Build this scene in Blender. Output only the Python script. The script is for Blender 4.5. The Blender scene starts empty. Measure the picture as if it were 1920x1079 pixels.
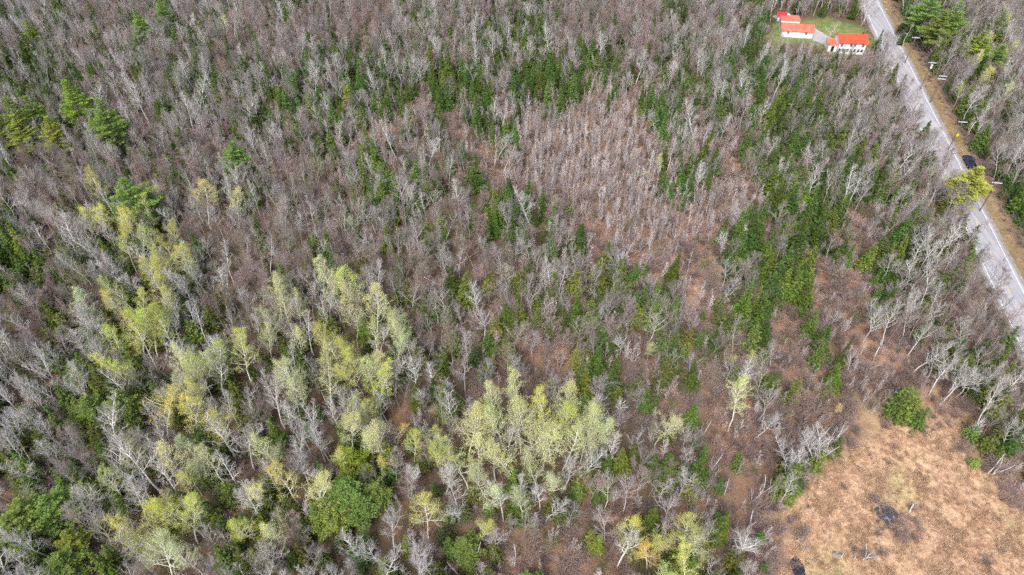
import bpy, math, random
import numpy as np
from mathutils import Vector, Matrix

# ------------------------------------------------------------------ camera
H = 118.0
PITCH = 45.0
F_PX = 1297.0
R = math.radians
sc = bpy.context.scene
C = sc.collection
cam_d = bpy.data.cameras.new('camera')
cam_d.sensor_width = 36.0
cam_d.lens = F_PX / 1920.0 * 36.0
cam_d.clip_start = 0.5
cam_d.clip_end = 6000
cam = bpy.data.objects.new('camera', cam_d)
cam.location = (0, 0, H)
cam.rotation_euler = (R(90 - PITCH), 0, 0)
C.objects.link(cam)
sc.camera = cam

# ------------------------------------------------------------------ light
SUN_EL, SUN_AZ = 52.0, 200.0     # azimuth clockwise from +Y
w = bpy.data.worlds.new('World')
sc.world = w
w.use_nodes = True
nt = w.node_tree
bg = nt.nodes['Background']
sky = nt.nodes.new('ShaderNodeTexSky')
sky.sky_type = 'NISHITA'
sky.sun_disc = False
sky.sun_elevation = R(SUN_EL)
sky.sun_rotation = R(SUN_AZ)
sky.air_density = 1.0
sky.dust_density = 4.0
sky.ozone_density = 1.0
nt.links.new(sky.outputs[0], bg.inputs[0])
bg.inputs[1].default_value = 0.12
sd = bpy.data.lights.new('sun', 'SUN')
sd.energy = 1.6
sd.angle = R(14)
sd.color = (1.0, 0.97, 0.94)
sun = bpy.data.objects.new('sun', sd)
az, el = R(SUN_AZ), R(SUN_EL)
sdir = Vector((math.sin(az) * math.cos(el), math.cos(az) * math.cos(el), math.sin(el)))
sun.rotation_euler = sdir.to_track_quat('Z', 'Y').to_euler()
C.objects.link(sun)
sc.view_settings.view_transform = 'Standard'
sc.view_settings.look = 'None'
sc.view_settings.exposure = 0.93
sc.view_settings.gamma = 1.0
sc.render.engine = 'CYCLES'
sc.cycles.max_bounces = 4
sc.cycles.diffuse_bounces = 3
sc.cycles.transmission_bounces = 2
sc.cycles.use_denoising = False
sc.cycles.denoiser = 'OPENIMAGEDENOISE'
sc.cycles.denoising_input_passes = 'RGB_ALBEDO_NORMAL'
sc.cycles.denoising_prefilter = 'ACCURATE'

# ------------------------------------------------------------------ photo <-> world
SP, CP = math.sin(R(PITCH)), math.cos(R(PITCH))
def G(px, py, z=0.0):
    """the point at height z that the photograph shows at pixel (px, py)"""
    u, v = (px - 960) / F_PX, (539.5 - py) / F_PX
    dx, dy, dz = u, CP + v * SP, -SP + v * CP
    s = (H - z) / -dz
    return Vector((dx * s, dy * s, z))
def P(x, y, z):
    dz = z - H
    depth = y * CP - dz * SP
    up = y * SP + dz * CP
    return 960 + F_PX * x / depth, 539.5 - F_PX * up / depth, depth

# ------------------------------------------------------------------ vegetation map, one letter per 40 px of the photo
MAP = """
ggsgppgngggpgspg ppgsgggggsppppps gggsgggggvvnnpgg
gnnggnngssgppppp ppggsgsssspgpppg gggsllllllvnnnpw
psnpggggggpspgps sgsgggssgsgsspps ggssnnslgvvsgnng
ssngsgsggsgsngsg sSgsSSsgSSsbssgs sgssssnggvvsggng
nsssgggggsngsSsg SssbbsSbsbSfffss bsssbsnnggvvsgwg
nnnsggpsgggsnsgg nfbgbbsffffffffs gsngSnsngggvvsgg
nggnggpggppgggss gbbgnbbsfffffffs fbbnsSnsgggggvpg
gggggppgggpgpgpg gsgggbbffffffffs fsbsnbwssggggvgg
pppgngppppwgpppg gsggggbbfffffffs sbbbsbsgssgggvvs
gpgwyyygggpgpgpg ggsggggSsgpfffff ffffsSSsbnsgggvs
sgwwyyyypppgpggp gggggggSgsbbfffb ffwSbSSnbnSgwggv
Sngwsyyygpppgpgp pggggggggsnbbbff bbnSgSbsbnSwwggg
Snsssyyygwgpggps zgpgpggpgggnnsbb brgSSsbbbSnwwggg
gpgpgyywsgzpgzzz zggggngpggpnnnnb rbngSSbbbbbwgggg
pggwwYYYwgzgzzzz zzggsgpbgnsnnnsn bnbsbbbbbwwwgggg
gpwwwYYYYzzgzgwz zzzggggnbgnnnggn nbbsbbbbrbbSbwgg
wgwzwyYzwzYYggwy yzzgpgnpbbbnsbbn bsbwbbbsrrbbwwgg
wwwznwyzwzzwgyzz ywywggggpgbssbgn bbzbbbbbbbbbrwwg
wggsnnyyyzwgpzzz yyggwgbgpsnngwsb bbbbwbbbpbbrbgww
wwgnnnyzyzyzwgwz zzbgbZZZZZZZgpwb sbbbbbbbrrrrrrww
wwnwwnyzzzywzgwz bbyngZZZZZZZspgg nbbbbbwwbrrrrrww
wwnnwwwwyzzzwgwn ynnyyZZZZZZwsggb wbbbbwwbcccccrbw
gnsnzwwyyzzwyyzn yngpyZZZZwwbpggs nsbwwbbcccccccbb
bnbbnwsyYzwyyzns ngbgbzzbsbwbsbgg bbwbbccccccccccb
nnnpppnYYzbzynnn ngbsbpbpbpbsbbsb gnbbbccccccccccc
wnnbpnzzzpgnngsw wwwwbynbpbbbbzzz zznbbccccccccccc
wwnbbbzzgpnnwgww wwnwsnnbbbbbbpzY yYnbbccccccccccc
"""
MAP = [l.replace(' ', '') for l in MAP.strip().splitlines()]
for l in MAP: assert len(l) == 48, (len(l), l)
def code_at(px, py):
    c = min(47, max(0, int(px // 40)))
    r = min(26, max(0, int(py // 40)))
    return MAP[r][c]

# ------------------------------------------------------------------ road axis, buildings (world space)
road_px = [(1664, 75), (1684, 115), (1737, 221), (1759, 266), (1827, 413), (1847, 460), (1872, 503), (1900, 560)]
rp = np.array([G(*p)[:2] for p in road_px])
ka = np.polyfit(rp[:, 1], rp[:, 0], 1)
def road_x(y): return ka[0] * y + ka[1]
ROAD_HALF = 3.9
def road_off(x, y): return (x - road_x(y)) / math.sqrt(1 + ka[0] ** 2)

CLEAR = []            # (cx, cy, hx, hy, rot, margin)
def in_clear(x, y, m=0.0):
    for cx, cy, hx, hy, a in CLEAR:
        dx, dy = x - cx, y - cy
        u = dx * math.cos(a) + dy * math.sin(a)
        v = -dx * math.sin(a) + dy * math.cos(a)
        if abs(u) < hx + m and abs(v) < hy + m: return True
    return False

def hgt(x, y):
    """gentle terrain"""
    h = 0.5 * math.sin(x * 0.045 + 1.3) * math.cos(y * 0.05) + 0.25 * math.sin(x * 0.13 + y * 0.11)
    k = min(1.0, max(0.0, (abs(road_off(x, y)) - 6) / 14))
    for cx, cy, hx, hy, a in CLEAR:
        d = math.hypot(x - cx, y - cy) - max(hx, hy)
        k *= min(1.0, max(0.0, (d - 1.5) / 8))
    return h * k

# ------------------------------------------------------------------ materials
def new_mat(name):
    m = bpy.data.materials.new(name)
    m.use_nodes = True
    n = m.node_tree
    b = n.nodes['Principled BSDF']
    b.inputs['Roughness'].default_value = 0.85
    b.inputs['Specular IOR Level'].default_value = 0.2
    return m, n, b
def node(n, t, **kw):
    x = n.nodes.new(t)
    for k, v in kw.items(): setattr(x, k, v)
    return x
def mixc(n, fac, a, b, mode='MIX'):
    m = node(n, 'ShaderNodeMix', data_type='RGBA', blend_type=mode)
    for sock, v in ((m.inputs[0], fac), (m.inputs[6], a), (m.inputs[7], b)):
        if isinstance(v, bpy.types.NodeSocket): n.links.new(v, sock)
        elif isinstance(v, (int, float)): sock.default_value = v
        else: sock.default_value = (*v, 1) if len(v) == 3 else v
    return m.outputs[2]
def maprange(n, v, a, b, c, d):
    m = node(n, 'ShaderNodeMapRange')
    n.links.new(v, m.inputs[0])
    for i, x in enumerate((a, b, c, d)): m.inputs[i + 1].default_value = x
    return m.outputs[0]
def noise(n, scale, detail=3, coord='Object', rough=0.6, dist=0.0):
    tc = node(n, 'ShaderNodeTexCoord')
    t = node(n, 'ShaderNodeTexNoise')
    t.inputs['Scale'].default_value = scale
    t.inputs['Detail'].default_value = detail
    t.inputs['Roughness'].default_value = rough
    t.inputs['Distortion'].default_value = dist
    n.links.new(tc.outputs[coord], t.inputs['Vector'])
    return t.outputs[0]
def val(n, v):                       # scalar -> grey colour multiplier
    return v
def rand2(n, seed):
    """a second per-object random number"""
    oi = node(n, 'ShaderNodeObjectInfo')
    m = node(n, 'ShaderNodeMath', operation='MULTIPLY'); n.links.new(oi.outputs['Random'], m.inputs[0]); m.inputs[1].default_value = 91.7 + seed
    f = node(n, 'ShaderNodeMath', operation='FRACT'); n.links.new(m.outputs[0], f.inputs[0])
    return f.outputs[0]

def bark_mat(name, c1, c2, lo=0.75, hi=1.3, sc_=1.2, use_col=True):
    m, n, b = new_mat(name)
    oi = node(n, 'ShaderNodeObjectInfo')
    col = mixc(n, oi.outputs['Random'], c1, c2)
    if use_col: col = mixc(n, 1.0, col, oi.outputs['Color'], 'MULTIPLY')
    v = maprange(n, rand2(n, 3), 0, 1, lo, hi)
    col = mixc(n, 1.0, col, v, 'MULTIPLY')
    nz = maprange(n, noise(n, sc_, 2), 0.3, 0.7, 0.75, 1.2)
    col = mixc(n, 1.0, col, nz, 'MULTIPLY')
    n.links.new(col, b.inputs['Base Color'])
    return m
def leaf_mat(name, c1, c2, lo=0.6, hi=1.35, trans=0.35, use_col=True):
    m, n, b = new_mat(name)
    g = node(n, 'ShaderNodeNewGeometry')
    col = mixc(n, g.outputs['Random Per Island'], c1, c2)
    if use_col:
        oi = node(n, 'ShaderNodeObjectInfo')
        col = mixc(n, 1.0, col, oi.outputs['Color'], 'MULTIPLY')
    v = maprange(n, rand2(n, 5), 0, 1, lo, hi)
    col = mixc(n, 1.0, col, v, 'MULTIPLY')
    hue = node(n, 'ShaderNodeHueSaturation')
    n.links.new(maprange(n, rand2(n, 37), 0, 1, 0.47, 0.525), hue.inputs['Hue'])
    hue.inputs['Saturation'].default_value = 1.0
    n.links.new(col, hue.inputs['Color'])
    col = hue.outputs[0]
    n.links.new(col, b.inputs['Base Color'])
    tr = node(n, 'ShaderNodeBsdfTranslucent')
    n.links.new(col, tr.inputs['Color'])
    mx = node(n, 'ShaderNodeMixShader')
    mx.inputs[0].default_value = trans
    n.links.new(b.outputs[0], mx.inputs[1]); n.links.new(tr.outputs[0], mx.inputs[2])
    n.links.new(mx.outputs[0], n.nodes['Material Output'].inputs[0])
    return m
def plain(name, c, rough=0.6, var=0.15, scale=2.0, metallic=0.0, spec=0.3):
    m, n, b = new_mat(name)
    nz = maprange(n, noise(n, scale, 4), 0.3, 0.7, 1 - var, 1 + var)
    n.links.new(mixc(n, 1.0, c, nz, 'MULTIPLY'), b.inputs['Base Color'])
    b.inputs['Roughness'].default_value = rough
    b.inputs['Metallic'].default_value = metallic
    b.inputs['Specular IOR Level'].default_value = spec
    return m

M = {}
M['bark_grey'] = bark_mat('grey_bark', (0.56, 0.54, 0.51), (0.38, 0.35, 0.33), .7, 1.35)
M['twig_grey'] = bark_mat('grey_twigs', (0.38, 0.345, 0.335), (0.27, 0.24, 0.23), 0.65, 1.45)
M['bark_pink'] = bark_mat('brown_bark', (0.40, 0.34, 0.32), (0.30, 0.25, 0.23))
M['twig_pink'] = bark_mat('reddish_twigs', (0.36, 0.275, 0.27), (0.31, 0.25, 0.235), 0.7, 1.35)
M['bark_white'] = bark_mat('pale_bark', (0.76, 0.75, 0.72), (0.60, 0.59, 0.56), 0.8, 1.15, 3.0)
M['twig_white'] = bark_mat('pale_twigs', (0.50, 0.475, 0.44), (0.40, 0.37, 0.345), 0.75, 1.25)
M['bark_poplar'] = bark_mat('poplar_bark', (0.82, 0.82, 0.70), (0.68, 0.68, 0.57), 0.8, 1.15, 3.0, False)
M['twig_poplar'] = bark_mat('poplar_twigs', (0.50, 0.50, 0.33), (0.42, 0.41, 0.27), 0.85, 1.2, 1.2, False)
M['leaf_poplar'] = leaf_mat('new_poplar_leaves', (0.70, 0.71, 0.24), (0.58, 0.60, 0.17), 0.85, 1.2)
M['bark_dark'] = bark_mat('conifer_bark', (0.13, 0.11, 0.09), (0.10, 0.09, 0.075))
M['spruce'] = leaf_mat('spruce_needles', (0.055, 0.115, 0.028), (0.13, 0.20, 0.035), 0.65, 1.5, 0.15)
M['hemlock'] = leaf_mat('hemlock_needles', (0.085, 0.135, 0.038), (0.17, 0.22, 0.06), 0.65, 1.5, 0.2)
M['pine'] = leaf_mat('pine_needles', (0.20, 0.29, 0.075), (0.33, 0.40, 0.11), 0.85, 1.2, 0.25)
M['twig_brush'] = bark_mat('brush_twigs', (0.38, 0.275, 0.24), (0.28, 0.23, 0.205), 0.7, 1.4)
M['bud'] = leaf_mat('red_buds', (0.34, 0.22, 0.19), (0.36, 0.27, 0.20), 0.8, 1.25, 0.2)
M['sap'] = bark_mat('sapling_bark', (0.62, 0.575, 0.56), (0.44, 0.375, 0.345), 0.7, 1.4)
M['sap_leaf'] = leaf_mat('sapling_leaves', (0.33, 0.35, 0.12), (0.28, 0.27, 0.10), 0.8, 1.2)

M['birch'] = bark_mat('white_birch_bark', (0.85, 0.83, 0.80), (0.74, 0.72, 0.68), 0.9, 1.1, 4.0)
M['deadwood'] = bark_mat('dead_wood', (0.66, 0.63, 0.58), (0.54, 0.50, 0.45), 0.85, 1.2, 2.0)
M['straw'] = bark_mat('dry_grass', (0.70, 0.51, 0.34), (0.48, 0.31, 0.20), 0.7, 1.3, 2.0)
# ------------------------------------------------------------------ mesh building
def make_mesh(name, groups):
    """groups: list of (verts Nx3, faces Mx4 or Mx3, material)"""
    me = bpy.data.meshes.new(name)
    groups = [g for g in groups if len(g[0])]
    vs, loops, starts, tots, mi = [], [], [], [], []
    off = 0; lo = 0
    mats = []
    for v, f, m in groups:
        if m not in mats: mats.append(m); me.materials.append(m)
        vs.append(v)
        k = f.shape[1]
        loops.append((f + off).ravel())
        starts.append(lo + np.arange(len(f)) * k)
        tots.append(np.full(len(f), k))
        mi.append(np.full(len(f), mats.index(m)))
        off += len(v); lo += len(f) * k
    vs = np.concatenate(vs).astype(np.float32)
    loops = np.concatenate(loops).astype(np.int32)
    starts = np.concatenate(starts).astype(np.int32); tots = np.concatenate(tots).astype(np.int32)
    mi = np.concatenate(mi).astype(np.int32)
    me.vertices.add(len(vs)); me.vertices.foreach_set('co', vs.ravel())
    me.loops.add(len(loops)); me.loops.foreach_set('vertex_index', loops)
    me.polygons.add(len(starts)); me.polygons.foreach_set('loop_start', starts)
    me.polygons.foreach_set('loop_total', tots)
    me.polygons.foreach_set('material_index', mi)
    me.update(calc_edges=True)
    return me

def tubes(segs, sides=3):
    """segs: list of (p0, p1, r0, r1)"""
    if not len(segs): return np.zeros((0, 3)), np.zeros((0, 4), int)
    a = np.array([s[0] for s in segs], float); b = np.array([s[1] for s in segs], float)
    r0 = np.array([s[2] for s in segs]); r1 = np.array([s[3] for s in segs])
    d = b - a
    L = np.linalg.norm(d, axis=1, keepdims=True); L[L == 0] = 1
    d = d / L
    ref = np.where(np.abs(d[:, 2:3]) < 0.9, np.array([[0, 0, 1.0]]), np.array([[1.0, 0, 0]]))
    u = np.cross(d, ref); u /= np.linalg.norm(u, axis=1, keepdims=True)
    v = np.cross(d, u)
    vs = []
    for k in range(sides):
        t = 2 * math.pi * k / sides
        o = math.cos(t) * u + math.sin(t) * v
        vs.append(a + o * r0[:, None]); vs.append(b + o * r1[:, None])
    V = np.stack(vs, 1).reshape(-1, 3)
    n = len(segs)
    base = (np.arange(n) * 2 * sides)[:, None]
    fs = []
    for k in range(sides):
        k2 = (k + 1) % sides
        fs.append(base + np.array([[2 * k, 2 * k2, 2 * k2 + 1, 2 * k + 1]]))
    Fc = np.concatenate(fs, 0)
    return V, Fc

def cards(rs, pos, size, flat=0.0, dirs=None, aspect=1.0):
    """small leaf faces; flat 0 random orientation .. 1 horizontal"""
    n = len(pos)
    if n == 0: return np.zeros((0, 3)), np.zeros((0, 4), int)
    if dirs is None:
        d = rs.normal(size=(n, 3)); d[:, 2] *= (1 - flat)
    else:
        d = dirs + rs.normal(size=(n, 3)) * 0.35
    d /= np.linalg.norm(d, axis=1, keepdims=True) + 1e-9
    q = rs.normal(size=(n, 3)); q[:, 2] *= (1 - flat)
    u = q - (q * d).sum(1, keepdims=True) * d
    u /= np.linalg.norm(u, axis=1, keepdims=True) + 1e-9
    s = (np.asarray(size) * np.ones(n))[:, None]
    a = pos - d * s * aspect * 0.5
    V = np.stack([a, a + d * s * aspect * 0.45 + u * s * 0.42, a + d * s * aspect, a + d * s * aspect * 0.5 - u * s * 0.42], 1).reshape(-1, 3)
    Fc = (np.arange(n) * 4)[:, None] + np.array([[0, 1, 2, 3]])
    return V, Fc

def norm(v):
    return v / (np.linalg.norm(v) + 1e-9)

# ---- branching deciduous tree
def deciduous(seed, Ht, first=0.4, nlimb=11, limb=0.42, ang=(35, 60), up=0.25, levels=3, crook=0.16, r_base=0.2,
              n2=6, n3=5, n4=3, fork=False, taper_top=0.35, thick_lev=2, wk=1.0):
    rs = np.random.RandomState(seed)
    thick, thin, tips = [], [], []
    def perp(d):
        q = rs.normal(size=3); q = q - q.dot(d) * d
        return norm(q)
    def grow(p, d, L, r, lev, steps):
        pts = [p]; dirs = [d]
        for i in range(steps):
            d = norm(d + rs.normal(size=3) * crook + np.array([0, 0, up if lev else 0.02]))
            p = p + d * L / steps
            pts.append(p); dirs.append(d)
        for i in range(steps):
            a, b = r * (1 - 0.8 * i / steps), r * (1 - 0.8 * (i + 1) / steps)
            (thick if lev <= thick_lev else thin).append((pts[i], pts[i + 1], a, b))
        return pts, dirs
    def child(pts, dirs, t):
        k = t * (len(pts) - 1); i = min(int(k), len(pts) - 2); f = k - i
        return pts[i] * (1 - f) + pts[i + 1] * f, dirs[i + 1]
    def branch(p, d, L, r, lev):
        steps = {0: 7, 1: 5, 2: 3, 3: 2, 4: 1}[lev]
        pts, dirs = grow(p, d, L, r, lev, steps)
        if lev >= levels + 1 or lev == 4:
            tips.append(pts[-1]); return
        if lev == 3:
            tips.append(pts[-1])
        cnt = {1: n2, 2: n3, 3: n4}[lev]
        for j in range(cnt):
            t = 0.25 + 0.75 * (j + rs.rand() * 0.8) / cnt
            q, dd = child(pts, dirs, min(t, 1))
            a = R(rs.uniform(25, 60))
            nd = norm(dd * math.cos(a) + perp(dd) * math.sin(a))
            branch(q, nd, L * rs.uniform(0.35, 0.6) * (1.15 - 0.4 * t), max(0.013 * wk, r * 0.44), lev + 1)
    d0 = norm(np.array([rs.normal() * 0.05, rs.normal() * 0.05, 1]))
    tp, td = grow(np.zeros(3), d0, Ht * (0.96 if not fork else 0.8), r_base, 0, 8)
    ph = rs.rand() * 6.28
    for j in range(nlimb):
        t = first + (1 - first) * (j + rs.rand() * 0.7) / nlimb
        q, dd = child(tp, td, min(t, 0.99))
        ph += 2.4 + rs.normal() * 0.4
        rel = (t - first) / (1 - first)
        a = R(ang[1] + (ang[0] - ang[1]) * rel + rs.normal() * 6)
        nd = norm(np.array([math.cos(ph) * math.sin(a), math.sin(ph) * math.sin(a), math.cos(a)]))
        shape = (1 - (1 - taper_top) * rel ** 1.3) * (0.75 + 0.25 * min(1, rel * 4))
        branch(q, nd, Ht * limb * shape * rs.uniform(0.8, 1.15), r_base * 0.4 * (1 - 0.45 * rel), 1)
    return rs, thick, thin, np.array(tips)

def conifer(seed, Ht, rad, layers, per, dense=1.0, droop=0.25, irregular=0.15, card=0.32, first=0.08, aspect=1.8, top_pow=1.0, mat='spruce'):
    """spire of drooping boughs, each carrying sprays of small needle faces"""
    rs = np.random.RandomState(seed)
    pos, dirs, sz, wood = [], [], [], []
    wood.append((np.zeros(3), np.array([0, 0, Ht]), 0.018 * Ht, 0.02))
    for i in range(layers):
        t = (i + rs.rand() * 0.6) / layers
        z = Ht * (first + (1 - first) * t)
        rr = rad * (1 - t) ** top_pow * (0.9 + 0.1 * rs.rand()) + 0.12
        if t < 0.12: rr *= 0.8
        n = max(3, int(per * (0.5 + 0.5 * (1 - t))))
        ph = rs.rand() * 6.28
        for j in range(n):
            if rs.rand() < irregular * 0.5: continue
            a = ph + 6.283 * j / n + rs.normal() * 0.15
            L = rr * rs.uniform(1 - irregular * 1.6, 1.12)
            rise = 0.35 if t > 0.7 else 0.0
            d = np.array([math.cos(a), math.sin(a), rise - droop * rs.uniform(0.6, 1.4)])
            root = np.array([0, 0, z])
            wood.append((root, root + d * L * 0.85, 0.03, 0.012))
            k = max(3, int(L / 0.16 * dense))
            s = rs.uniform(0.15, 1.0, k) ** 0.75
            side = np.array([-math.sin(a), math.cos(a), 0])
            wdt = (0.34 * L * (1.1 - s)) + 0.08
            off = rs.uniform(-1, 1, k)
            pp = root + np.outer(s, d * L) + np.outer(off * wdt, side)
            pp[:, 2] -= s ** 2 * 0.12 * L - rs.normal(size=k) * 0.05
            dd = np.outer(np.ones(k), d) * 0.8 + np.outer(off * 0.9, side)
            dd[:, 2] -= 0.15
            pos.append(pp); dirs.append(dd); sz.append(card * rs.uniform(0.7, 1.3, k) * (0.65 + 0.35 * (1 - t)))
    k = 14
    pos.append(np.stack([rs.normal(size=k) * 0.06, rs.normal(size=k) * 0.06, Ht * (1.0 - 0.06 * rs.rand(k))], 1))
    dirs.append(np.tile([0, 0, 1.0], (k, 1)) + rs.normal(size=(k, 3)) * 0.5); sz.append(np.full(k, card * 0.6))
    V, Fc = cards(rs, np.concatenate(pos), np.concatenate(sz), dirs=np.concatenate(dirs), aspect=aspect)
    W = tubes(wood, 4)
    return W, (V, Fc)

def pine_tree(seed, Ht, rad, narrow=1.0):
    """white pine: whorls of upswept limbs ending in feathery plates"""
    rs = np.random.RandomState(seed)
    wood = [(np.zeros(3), np.array([0, 0, Ht * 0.5]), 0.22, 0.15), (np.array([0, 0, Ht * 0.5]), np.array([0, 0, Ht]), 0.15, 0.03)]
    pos, dirs, sz = [], [], []
    n = 15
    for i in range(n):
        t = (i + rs.rand() * 0.5) / n
        z = Ht * (0.3 + 0.7 * t)
        L0 = rad * (0.55 + 0.45 * math.sin(math.pi * min(1, 0.25 + t * 0.9))) * (1 - t ** 1.6 * 0.88)
        ph = rs.rand() * 6.28
        m = 6
        for j in range(m):
            if rs.rand() < 0.12: continue
            a = ph + 6.283 * j / m + rs.normal() * 0.25
            L = L0 * rs.uniform(0.6, 1.2)
            rise = 0.12 + 0.55 * t + rs.normal() * 0.06
            d = np.array([math.cos(a), math.sin(a), rise])
            root = np.array([0, 0, z])
            wood.append((root, root + d * L, 0.05, 0.015))
            side = np.array([-math.sin(a), math.cos(a), 0])
            nb = max(3, int(L / 0.36))
            for b in range(nb):
                s = 0.25 + 0.75 * (b + rs.rand()) / nb
                sgn = 1 if b % 2 else -1
                l2 = L * 0.36 * (1.15 - s) + 0.3
                c0 = root + d * L * s
                d2 = norm(side * sgn * 0.8 + d * 0.7 + np.array([0, 0, 0.12]))
                wood.append((c0, c0 + d2 * l2, 0.018, 0.01))
                k = max(6, int(l2 / 0.045))
                u = rs.rand(k) ** 0.8
                pp = c0 + np.outer(u * l2, d2) + rs.normal(size=(k, 3)) * np.array([0.10, 0.10, 0.05])
                pos.append(pp); dirs.append(np.outer(np.ones(k), d2) + rs.normal(size=(k, 3)) * 0.45 + np.array([0, 0, 0.25]))
                sz.append(rs.uniform(0.17, 0.3, k))
    V, Fc = cards(rs, np.concatenate(pos), np.concatenate(sz), dirs=np.concatenate(dirs), aspect=1.5)
    return tubes(wood, 4), (V, Fc)

# ------------------------------------------------------------------ library of kinds
LIB = {}     # kind -> list of dict(trunk=mesh|None, crown=mesh|None, whole=mesh, H=height)
def lib_add(kind, i, Ht, trunk_groups, crown_groups, split=True):
    d = {'H': Ht}
    if split:
        d['trunk'] = make_mesh(kind + '_trunk', trunk_groups)
        d['crown'] = make_mesh(kind + '_crown', crown_groups)
    d['whole'] = make_mesh(kind, trunk_groups + crown_groups)
    LIB.setdefault(kind, []).append(d)
def g(vf, m): return (vf[0], vf[1], M[m])

for i in range(7):
    Ht = 14.0
    rs, a, b, tips = deciduous(100 + i, Ht, first=0.38 + 0.04 * (i % 3), nlimb=11, limb=0.32 + 0.03 * (i % 3), up=0.19, ang=(22, 55), r_base=0.14, crook=0.10, n2=7, n3=5, n4=3, wk=1.1)
    lib_add('bare_tree', i, Ht, [g(tubes(a, 5), 'bark_grey')], [g(tubes(b), 'twig_grey')])
for i in range(6):
    Ht = 13.0
    rs, a, b, tips = deciduous(200 + i, Ht, first=0.35, nlimb=11, limb=0.32, up=0.2, ang=(22, 52), r_base=0.13, crook=0.10, n2=7, n3=5, n4=4)
    k = rs.choice(len(tips), int(len(tips) * 0.8), replace=False)
    bp = tips[k] + rs.normal(size=(len(k), 3)) * 0.08
    lib_add('budding_maple', i, Ht, [g(tubes(a, 5), 'bark_pink')], [g(tubes(b), 'twig_pink'), g(cards(rs, bp, rs.uniform(0.05, 0.1, len(k))), 'bud')])
for i in range(6):
    Ht = 16.0
    rs, a, b, tips = deciduous(300 + i, Ht, first=0.36, nlimb=17, limb=0.25, up=0.16, ang=(25, 52), r_base=0.19, crook=0.08, n2=6, n3=5, n4=3, taper_top=0.3, wk=1.15)
    lib_add('pale_aspen', i, Ht, [g(tubes(a, 5), 'bark_white')], [g(tubes(b), 'twig_white')])
for i in range(7):
    Ht = 17.0
    rs, a, b, tips = deciduous(400 + i, Ht, first=0.34 + 0.04 * (i % 3), nlimb=19, limb=0.235 + 0.02 * (i % 3), up=0.16, ang=(26, 58), r_base=0.18, crook=0.08, n2=6, n3=5, n4=3, taper_top=0.32)
    n = len(tips)
    bp = np.concatenate([tips + rs.normal(size=(n, 3)) * s for s in (0.12, 0.24)])
    bp = bp[rs.rand(len(bp)) < .8]
    lib_add('leafing_poplar', i, Ht, [g(tubes(a, 5), 'bark_poplar')], [g(tubes(b), 'twig_poplar'), g(cards(rs, bp, rs.uniform(0.08, 0.15, len(bp))), 'leaf_poplar')])
for i in range(6):
    Ht = 9.0
    W, Lf = conifer(500 + i, Ht, 1.8 + 0.25 * (i % 3), 24, 12, dense=1.3, irregular=0.2 + 0.08 * (i % 2))
    lib_add('spruce_tree', i, Ht, [g(W, 'bark_dark')], [g(Lf, 'spruce')])
for i in range(5):
    Ht = 8.0
    W, Lf = conifer(600 + i, Ht, 2.5, 22, 12, dense=1.0, irregular=0.5, droop=0.2, card=0.34, first=0.12, aspect=1.5, top_pow=0.62)
    lib_add('hemlock_tree', i, Ht, [g(W, 'bark_dark')], [g(Lf, 'hemlock')])
for i in range(5):
    Ht = 18.0
    W, Lf = pine_tree(700 + i, Ht, 4.3 + 0.4 * (i % 3))
    lib_add('pine_tree', i, Ht, [g(W, 'bark_dark')], [g(Lf, 'pine')])
for i in range(8):
    Ht = 7.0
    rs = np.random.RandomState(800 + i)
    segs = []
    for s in range(1 if i < 5 else 3):
        p = np.array([rs.normal() * 0.3, rs.normal() * 0.3, 0]) if s else np.zeros(3)
        d = norm(np.array([rs.normal() * 0.07, rs.normal() * 0.07, 1])); hh = Ht * rs.uniform(0.8, 1)
        pts = [p]
        for k in range(6):
            d = norm(d + rs.normal(size=3) * 0.03 + np.array([0, 0, 0.03])); pts.append(pts[-1] + d * hh / 6)
        for k in range(6): segs.append((pts[k], pts[k + 1], 0.06 * (1 - k / 8), 0.06 * (1 - (k + 1) / 8)))
        for k in range(22):
            t = rs.uniform(0.25, 1); q = pts[min(5, int(t * 6))] * (1 - (t * 6 % 1)) + pts[min(6, int(t * 6) + 1)] * (t * 6 % 1)
            a = rs.rand() * 6.28; an = R(rs.uniform(15, 40))
            e = np.array([math.cos(a) * math.sin(an), math.sin(a) * math.sin(an), math.cos(an)])
            l = 1.7 * (1.15 - t) + 0.25
            m_ = q + e * l * 0.6
            segs.append((q, m_, 0.026, 0.018))
            for _ in range(3):
                e2 = norm(e + rs.normal(size=3) * 0.35); segs.append((m_, m_ + e2 * l * 0.5, 0.015, 0.01))
    lib_add('sapling', i, Ht, [g(tubes(segs), 'sap')], [], split=False)
for i in range(6):
    Ht = 2.2
    rs = np.random.RandomState(900 + i)
    segs = []
    for k in range(26):
        a = rs.rand() * 6.28; an = R(rs.uniform(5, 50))
        p = np.array([rs.normal() * 0.25, rs.normal() * 0.25, 0]); e = np.array([math.cos(a) * math.sin(an), math.sin(a) * math.sin(an), math.cos(an)])
        l = rs.uniform(1.3, 2.3)
        q = p + e * l * 0.5; segs.append((p, q, 0.022, 0.016))
        for _ in range(4):
            e2 = norm(e + rs.normal(size=3) * 0.4 + np.array([0, 0, .1])); q2 = q + e2 * l * 0.3; segs.append((q, q2, 0.014, 0.011))
            for _ in range(3):
                e3 = norm(e2 + rs.normal(size=3) * 0.5); segs.append((q2, q2 + e3 * l * 0.24, 0.010, 0.008))
    lib_add('shrub', i, Ht, [g(tubes(segs), 'twig_brush')], [], split=False)
M['leaf_shrub'] = leaf_mat('shrub_leaves', (0.17, 0.20, 0.065), (0.26, 0.27, 0.10), 0.7, 1.3)
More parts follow.
